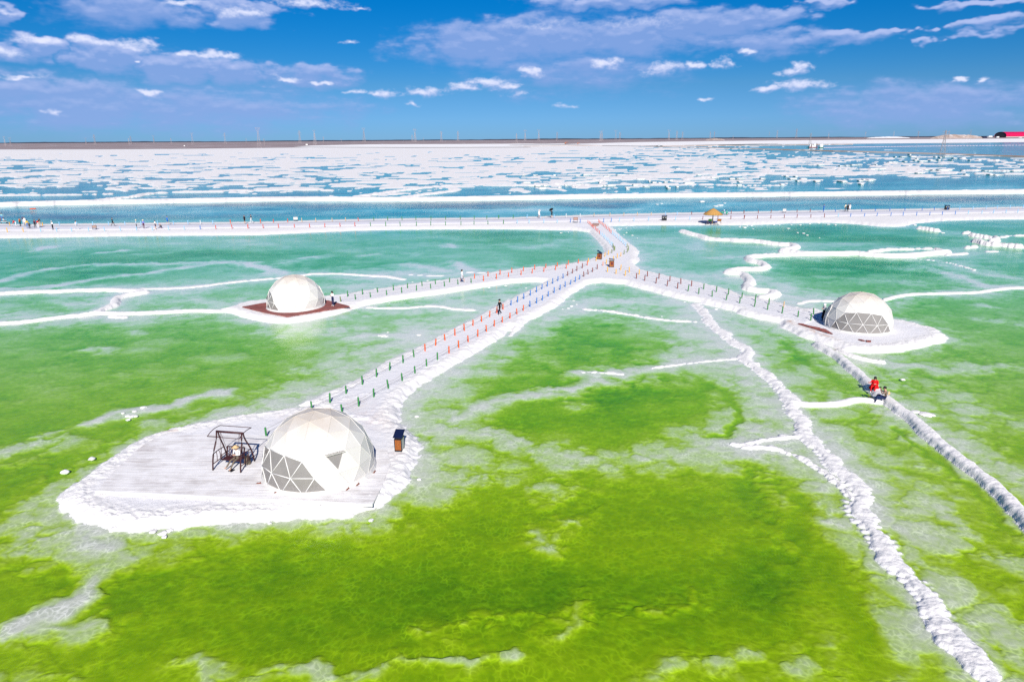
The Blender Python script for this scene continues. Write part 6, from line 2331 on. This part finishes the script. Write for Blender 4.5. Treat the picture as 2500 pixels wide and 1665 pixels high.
def pylon_mesh(kind):
    b = MB()
    H = 50.0
    t = .34

    def bar(p, q, w=t):
        b.tube([p, q], w / 2, 4, cap=False)
    lev = [0, 10, 19, 27, 34, 40]
    wid = [5.0, 3.9, 3.0, 2.2, 1.6, 1.3]
    if kind == 'tee':
        lev += [50]
        wid += [.5]
    if kind == 'cat':
        lev = [0, 11, 21, 29, 35]
        wid = [4.4, 3.3, 2.3, 1.5, 1.1]
    for k in range(len(lev) - 1):
        z0, z1, w0, w1 = lev[k], lev[k + 1], wid[k], wid[k + 1]
        c0 = [(-w0, -w0, z0), (w0, -w0, z0), (w0, w0, z0), (-w0, w0, z0)]
        c1 = [(-w1, -w1, z1), (w1, -w1, z1), (w1, w1, z1), (-w1, w1, z1)]
        for i in range(4):
            bar(c0[i], c1[i], t * 1.5)
            bar(c0[i], c1[(i + 1) % 4], t * .8)
            bar(c0[(i + 1) % 4], c1[i], t * .8)
            bar(c1[i], c1[(i + 1) % 4], t * .7)
    if kind == 'tee':
        for z, w in ((36, 8.5), (42, 6.8), (47, 5.0)):
            for s in (-1, 1):
                bar((0, 0, z + 1.2), (s * w, 0, z))
                bar((0, 0, z - .8), (s * w, 0, z))
                bar((s * w, 0, z), (s * w, 0, z - 2), t * .6)
    elif kind == 'cat':
        for s in (-1, 1):
            bar((s * 1.0, -.6, 35), (s * 4.6, -.5, 46), t * 1.3)
            bar((s * 1.0, .6, 35), (s * 4.6, .5, 46), t * 1.3)
            bar((s * 2.2, 0, 39), (s * 3.4, 0, 46))
            bar((s * 4.6, 0, 46), (s * 5.4, 0, 50))
        bar((-9, 0, 46), (9, 0, 46), t * 1.4)
        bar((-9, 0, 46), (-4.6, 0, 48.5))
        bar((9, 0, 46), (4.6, 0, 48.5))
        bar((-4.6, 0, 48), (4.6, 0, 48))
    else:
        for s in (-1, 1):
            bar((s * 1.3, 0, 40), (s * 5.2, 0, 50), t * 1.2)
            bar((s * 1.3, 0, 40), (0, 0, 47))
        bar((-6.5, 0, 49.5), (6.5, 0, 49.5), t * 1.5)
        bar((-5.5, 0, 46.5), (5.5, 0, 46.5))
    return b.mesh('lattice_pylon')


PYL = {k: pylon_mesh(k) for k in ('tee', 'cat', 'flat')}
PYLONS = [(45, 150, 222, C5, 'cat'), (90, 160, 222, C5, 'cat'), (710, 162, 217, C5, 'cat'), (783, 138, 214, C5, 'tee'), (1062, 165, 213, C5, 'tee'), (1080, 150, 215, C5, 'tee'), (1267, 142, 207, C5, 'cat'), (1408, 163, 206, C5, 'tee'), (1585, 126, 213, C5, 'flat'), (1852, 124, 207, C5, 'tee'), (2024, 165, 205, C5, 'tee'),
          (112, 87, 236, C6, 'flat'), (155, 168, 228, C6, 'tee'), (447, 107, 206, C6, 'tee'), (570, 105, 214, C6, 'flat'), (640, 152, 203, C6, 'tee'), (786, 168, 197, C6, 'tee'), (974, 88, 197, C6, 'flat'), (1368, 138, 190, C6, 'tee'), (1392, 92, 192, C6, 'cat'), (1460, 160, 190, C6, 'tee'), (1607, 112, 190, C6, 'tee'), (1744, 110, 187, C6, 'tee'),
          (206, 128, 197, C7, 'tee'), (276, 98, 182, C7, 'cat'), (388, 96, 182, C7, 'cat'), (538, 116, 182, C7, 'tee'), (893, 108, 186, C7, 'cat'), (906, 104, 187, C7, 'flat'), (1019, 99, 178, C7, 'cat'), (1053, 118, 186, C7, 'tee'), (1455, 98, 182, C7, 'cat'), (1520, 106, 178, C7, 'tee'), (1566, 113, 182, C7, 'tee'), (1795, 112, 162, C7, 'tee'), (1829, 112, 162, C7, 'tee'), (1983, 136, 168, C7, 'tee'), (2280, 112, 140, C7, 'tee'),
          (325, 104, 160, C8, 'tee'), (483, 91, 158, C8, 'tee'), (597, 123, 205, C8, 'tee'), (748, 121, 168, C8, 'tee'), (1050, 110, 160, C8, 'tee'), (1283, 109, 150, C8, 'tee'), (1482, 107, 165, C8, 'tee'), (1684, 104, 288, C8, 'tee'), (1732, 104, 165, C8, 'tee'), (1915, 96, 135, C8, 'cat')]
PYO = []
for n_, (x, yt, yb, c, kd) in enumerate(PYLONS):
    px, pt, pb = c[1] + x / c[0], c[2] + yt / c[0], c[2] + yb / c[0]
    hz = 340 - (px - 1250) * .00681
    z = SHORE_TOP if (c is C8 and yb < 200) else .3
    drop = max(pb - hz, 3.2)
    Y = min((CAM_H - z) * FPX / drop, 6000)
    d = ray(px, pb)
    k = Y / d.y
    h = (pb - pt) / FPX * Y * 1.02
    o = link('lattice_pylon', PYL[kd], M_STEEL)
    o.location = (d.x * k, Y, min(CAM_H + d.z * k, z) if drop > 3.3 else CAM_H + d.z * k)
    s = h / 50.0
    o.scale = (s, s, s)
    o.rotation_euler = (0, 0, random.uniform(-.5, .5))
    PYO.append((px, o, kd))
    if n_ == 45:
        tag(o, 'tall nearer steel pylon standing in the far water on the right', 'pylon', 'power line pylons on the horizon')
    elif n_ == 11:
        tag(o, 'tallest flat topped steel pylon on the left part of the horizon', 'pylon', 'power line pylons on the horizon')
    else:
        tag(o, 'faint grey lattice pylon of the power line standing on the far shore', 'pylon', 'power line pylons on the horizon')

for k, (px, o, kd) in enumerate(sorted(PYO, key=lambda q: q[0])):
    if o['label'].startswith('faint'):
        sh_ = {'tee': 'pointed', 'cat': 'fork topped', 'flat': 'flat topped'}[kd]
        o['label'] = f"faint grey {sh_} lattice pylon on the far shore, {nth(k)} pylon from the left edge"

# ------------------------------------------------------------------ hangar, dredgers, trucks on the far shore
M_MAG = mat('crimson_sheet', (.52, .006, .075), .5, .3, var=.08)


def shore(px, py, z):
    d = ray(px, py)
    t = (z - CAM_H) / d.z
    return Vector((d.x * t, d.y * t, z))


ha = shore(2434, 336.3, SHORE_TOP)
sc1 = ha.y / FPX
HH, RW = 12.6 * sc1, 7.0 * sc1
hg = thing('arched_hangar', 'long crimson arched hangar with open dark end on the right horizon', 'hangar', ha + Vector((RW, 0, 0)), 0)
n = 18
L_ = 120 * sc1
ang = math.radians(-62)
ax = Vector((math.cos(math.radians(14)), math.sin(math.radians(14)), 0))
sd_ = Vector((-ax.y, ax.x, 0))
prof = [(math.cos(math.pi * k / n) * RW, HH * (.34 + .66 * math.sin(math.pi * k / n))) for k in range(n + 1)]
prof = [(RW, .14 * HH)] + prof + [(-RW, .14 * HH)]
q = MB()
for s in (0, .25, .5, .75, 1):
    q.v += [tuple(ax * s * L_ - sd_ * x * 2.2 + Vector((0, 0, z))) for x, z in prof]
m_ = len(prof)
q.f = [(j * m_ + i, (j + 1) * m_ + i, (j + 1) * m_ + i + 1, j * m_ + i + 1) for j in range(4) for i in range(m_ - 1)]
q.m = [0] * len(q.f)
q.build('roof', M_MAG, hg, smooth=True)
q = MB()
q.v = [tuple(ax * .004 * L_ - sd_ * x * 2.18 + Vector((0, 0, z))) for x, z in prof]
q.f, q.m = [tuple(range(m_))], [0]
q.build('end_shade_sheet', M_DARK, hg)  # dark sheet painted in for the shade inside the open end
q = MB()
for s in (-1, 1):
    q.box(tuple(ax * L_ / 2 + sd_ * s * RW * 2.2 + Vector((0, 0, .07 * HH))), (L_, .6, .14 * HH), Matrix.Rotation(math.radians(14), 3, 'Z'))
q.build('plinth', mat('concrete', (.45, .43, .40), .9), hg)

M_GLASSY = mat('dark_glass', (.02, .03, .04), .2, .5)


def truck(px, py, wpx, hpx, label, m=None, z=SHORE_TOP):
    p = shore(px, py, z)
    k = p.y / FPX
    w, h = wpx * k, hpx * k
    r = thing('truck', label, 'truck', p, 0, 'vehicles and cabins on the far right shore')
    q = MB()
    q.box((w * .12, 0, h * .62), (w * .74, h * .9, h * .72))
    q.build('cargo_box', m or CL['white'], r)
    q = MB()
    q.box((-w * .38, 0, h * .46), (w * .22, h * .8, h * .52), taper=.85)
    cbn = q.build('cab', m or CL['white'], r)
    q = MB()
    q.box((-w * .38, -h * .40, h * .56), (w * .15, .1 * h, h * .18))
    q.build('window', M_GLASSY, cbn)
    for x in (-.36, .1, .36):
        q = MB()
        q.tube([(x * w, -h * .42, h * .14), (x * w, h * .42, h * .14)], h * .15, 10)
        q.build('wheel', M_BLK, r)


truck(2415, 337.6, 11, 5, 'white lorry left of the crimson hangar')
truck(2434, 337.9, 7.5, 3.8, 'white van in front of the dark hangar end')
truck(2377, 337.8, 8, 3.2, 'small white lorry farther left of the hangar')
truck(2389, 337.7, 7, 3.4, 'smaller white lorry among dark sheds left of the hangar')
truck(2490, 337.4, 9, 1.8, 'low white pickup at the right edge below the hangar')
q0 = shore(2404, 337.6, SHORE_TOP)
k = q0.y / FPX
shd = thing('shed', 'low dark shed between the white lorries on the far right shore', 'shed', q0)
q = MB()
q.box((0, 0, 1.6 * k), (10 * k, 5 * k, 3.2 * k))
q.build('wall', M_NAVY, shd)
q = MB()
q.box((0, 0, 3.4 * k), (10.5 * k, 5.5 * k, .4 * k))
q.build('roof', M_DARK, shd)


def vessel(px, py, label, wpx, hpx, hull_m, second=False):
    p = at(px, py, 0)
    k = p.y / FPX
    w, h = wpx * k, hpx * k
    r = thing('dredger', label, 'dredger', p, 0, 'dredgers moored on the far water')
    q = MB()
    hl = [(-w / 2, -2.5, .15 * h), (w * .42, -2.5, .15 * h), (w / 2, 0, .20 * h), (w * .42, 2.5, .15 * h), (-w / 2, 2.5, .15 * h)]
    q.add([(x * .94, y * .9, -.3) for x, y, z in hl] + hl, [(4, 3, 2, 1, 0), (5, 6, 7, 8, 9)] + [(i, (i + 1) % 5, 5 + (i + 1) % 5, 5 + i) for i in range(5)])
    q.build('hull', hull_m, r)
    q = MB()
    if not second:
        q.box((-w * .36, 0, .48 * h), (w * .10, 3, .66 * h), taper=.9)
        q.box((.02 * w, 0, .38 * h), (w * .44, 3.4, .46 * h))
        q.box((.14 * w, 0, .72 * h), (w * .18, 2.8, .24 * h))
    else:
        q.lathe([(.40 * w, .15 * h), (.42 * w, .45 * h), (.38 * w, .72 * h), (.22 * w, .90 * h), (.02, .95 * h)], 12, sy=.6)
    q.build('deckhouse', CL['white'], r)
    q = MB()
    for i in range(4):
        q.box((-.12 * w + i * .09 * w if not second else (-.22 + i * .14) * w, -1.74 if not second else -.26 * w - .3, .46 * h if not second else .5 * h), (.05 * w, .08, .10 * h))
    q.build('window_band', M_GLASSY, r)
    q = MB()
    if not second:
        q.tube([(-w * .26, 0, .15 * h), (-w * .26, 0, h)], .35, 6)
        q.tube([(w * .38, 0, .2 * h), (w * .36, 0, h * 1.02)], .40, 6)
        q.tube([(w * .36, 0, h), (w * .56, 0, .2 * h)], .20, 5)
    else:
        q.tube([(0, 0, .9 * h), (0, 0, 1.08 * h)], .4, 6)
    q.build('mast', M_BRN, r)
    q = MB()
    q.tube([(-w * .5, 0, .25 * h), (-w * .70, 0, -.02 * h)], .5, 7)
    q.build('suction_arm', mat('teal_paint', (.01, .12, .12), .5), r)


vessel(1985, 360.8, 'white dredger with red waterline on the far blue water', 22, 9.5, mat('oxide_hull', (.22, .015, .02), .5))
vessel(2005, 361.2, 'smaller rounded white dredger with green hull beside the larger one', 10, 9, mat('green_hull', (.02, .12, .05), .5), True)
fp = thing('float_line', 'dotted line of pale pipe floats trailing from the dredgers to the right', 'pipe', at(2012, 361, 0))
P0 = at(2012, 361, 0)
me_f = MB().tube([(-2.6, 0, .1), (2.6, 0, .1)], .32, 8).mesh('float')
me_f.materials.append(mat('pink_float', (.75, .55, .62), .6))
pts_f = smooth_line([tuple(at(x, y, 0))[:2] for x, y in ((2014, 361), (2100, 359.5), (2250, 357.6), (2400, 356), (2600, 354.4))], it=2)
seg_l = np.concatenate([[0], np.cumsum(np.linalg.norm(np.diff(pts_f, axis=0), axis=1))])
for s in np.arange(0, seg_l[-1], 7.0):
    o = link('float', me_f, None, fp)
    o.location = Vector((np.interp(s, seg_l, pts_f[:, 0]), np.interp(s, seg_l, pts_f[:, 1]), 0)) - P0
    o.rotation_euler = (0, 0, random.uniform(-.2, .3))


def digger(px, py, hpx, label):
    p = at(px, py, .8)
    h = hpx * p.y / FPX
    r = thing('excavator', label, 'excavator', p, 0, 'excavators on the far salt flat')
    m = mat('rust_orange', (.42, .13, .05), .6)
    q = MB()
    for sy in (-1, 1):
        q.box((0, sy * .22 * h, .10 * h), (.62 * h, .14 * h, .2 * h), taper=.9)
    q.build('track', M_BLK, r)
    q = MB()
    q.box((-.05 * h, 0, .36 * h), (.55 * h, .42 * h, .24 * h))
    q.build('housing', m, r)
    q = MB()
    q.box((.05 * h, -.1 * h, .58 * h), (.22 * h, .2 * h, .24 * h))
    q.build('cab', m, r)
    q = MB()
    q.tube([(.2 * h, .05 * h, .4 * h), (.55 * h, .05 * h, 1.0 * h), (.85 * h, .05 * h, .72 * h), (.80 * h, .05 * h, .25 * h)], .05 * h, 5)
    q.build('boom', m, r)


digger(1200 + 607 / 3.364, 290 + 211 / 3.364, 6.5, 'left rust coloured excavator on the distant white flat')
digger(1200 + 708 / 3.364, 290 + 212 / 3.364, 5, 'smaller right-hand excavator on the distant white flat')
for x, y, w, h, c, lb in ((600 + 502 / 3.364, 290 + 218 / 3.364, 4.6, 2.8, 'white', 'small white hut on the brown far shore left of centre'), (1200 + 1375 / 3.364, 290 + 226 / 3.364, 5, 2.6, 'silver', 'pale grey hut on the earth dike right of centre'),
                          (1516 / 3.364, 290 + 228 / 3.364, 3, 2.4, 'white', 'tiny white hut on the far left shore')):
    p = at(x, y, .5)
    k = p.y / FPX
    r = thing('hut', lb, 'hut', p, 0, 'huts on the far shore')
    q = MB()
    q.box((0, 0, h * k * .4), (w * k, w * k * .6, h * k * .8))
    q.build('wall', CL[c], r)
    q = MB()
    q.box((0, 0, h * k * .88), (w * k * 1.06, w * k * .66, h * k * .16), taper=.8)
    q.build('roof', M_PALE, r)
print('total', round(time.time() - T0, 1))
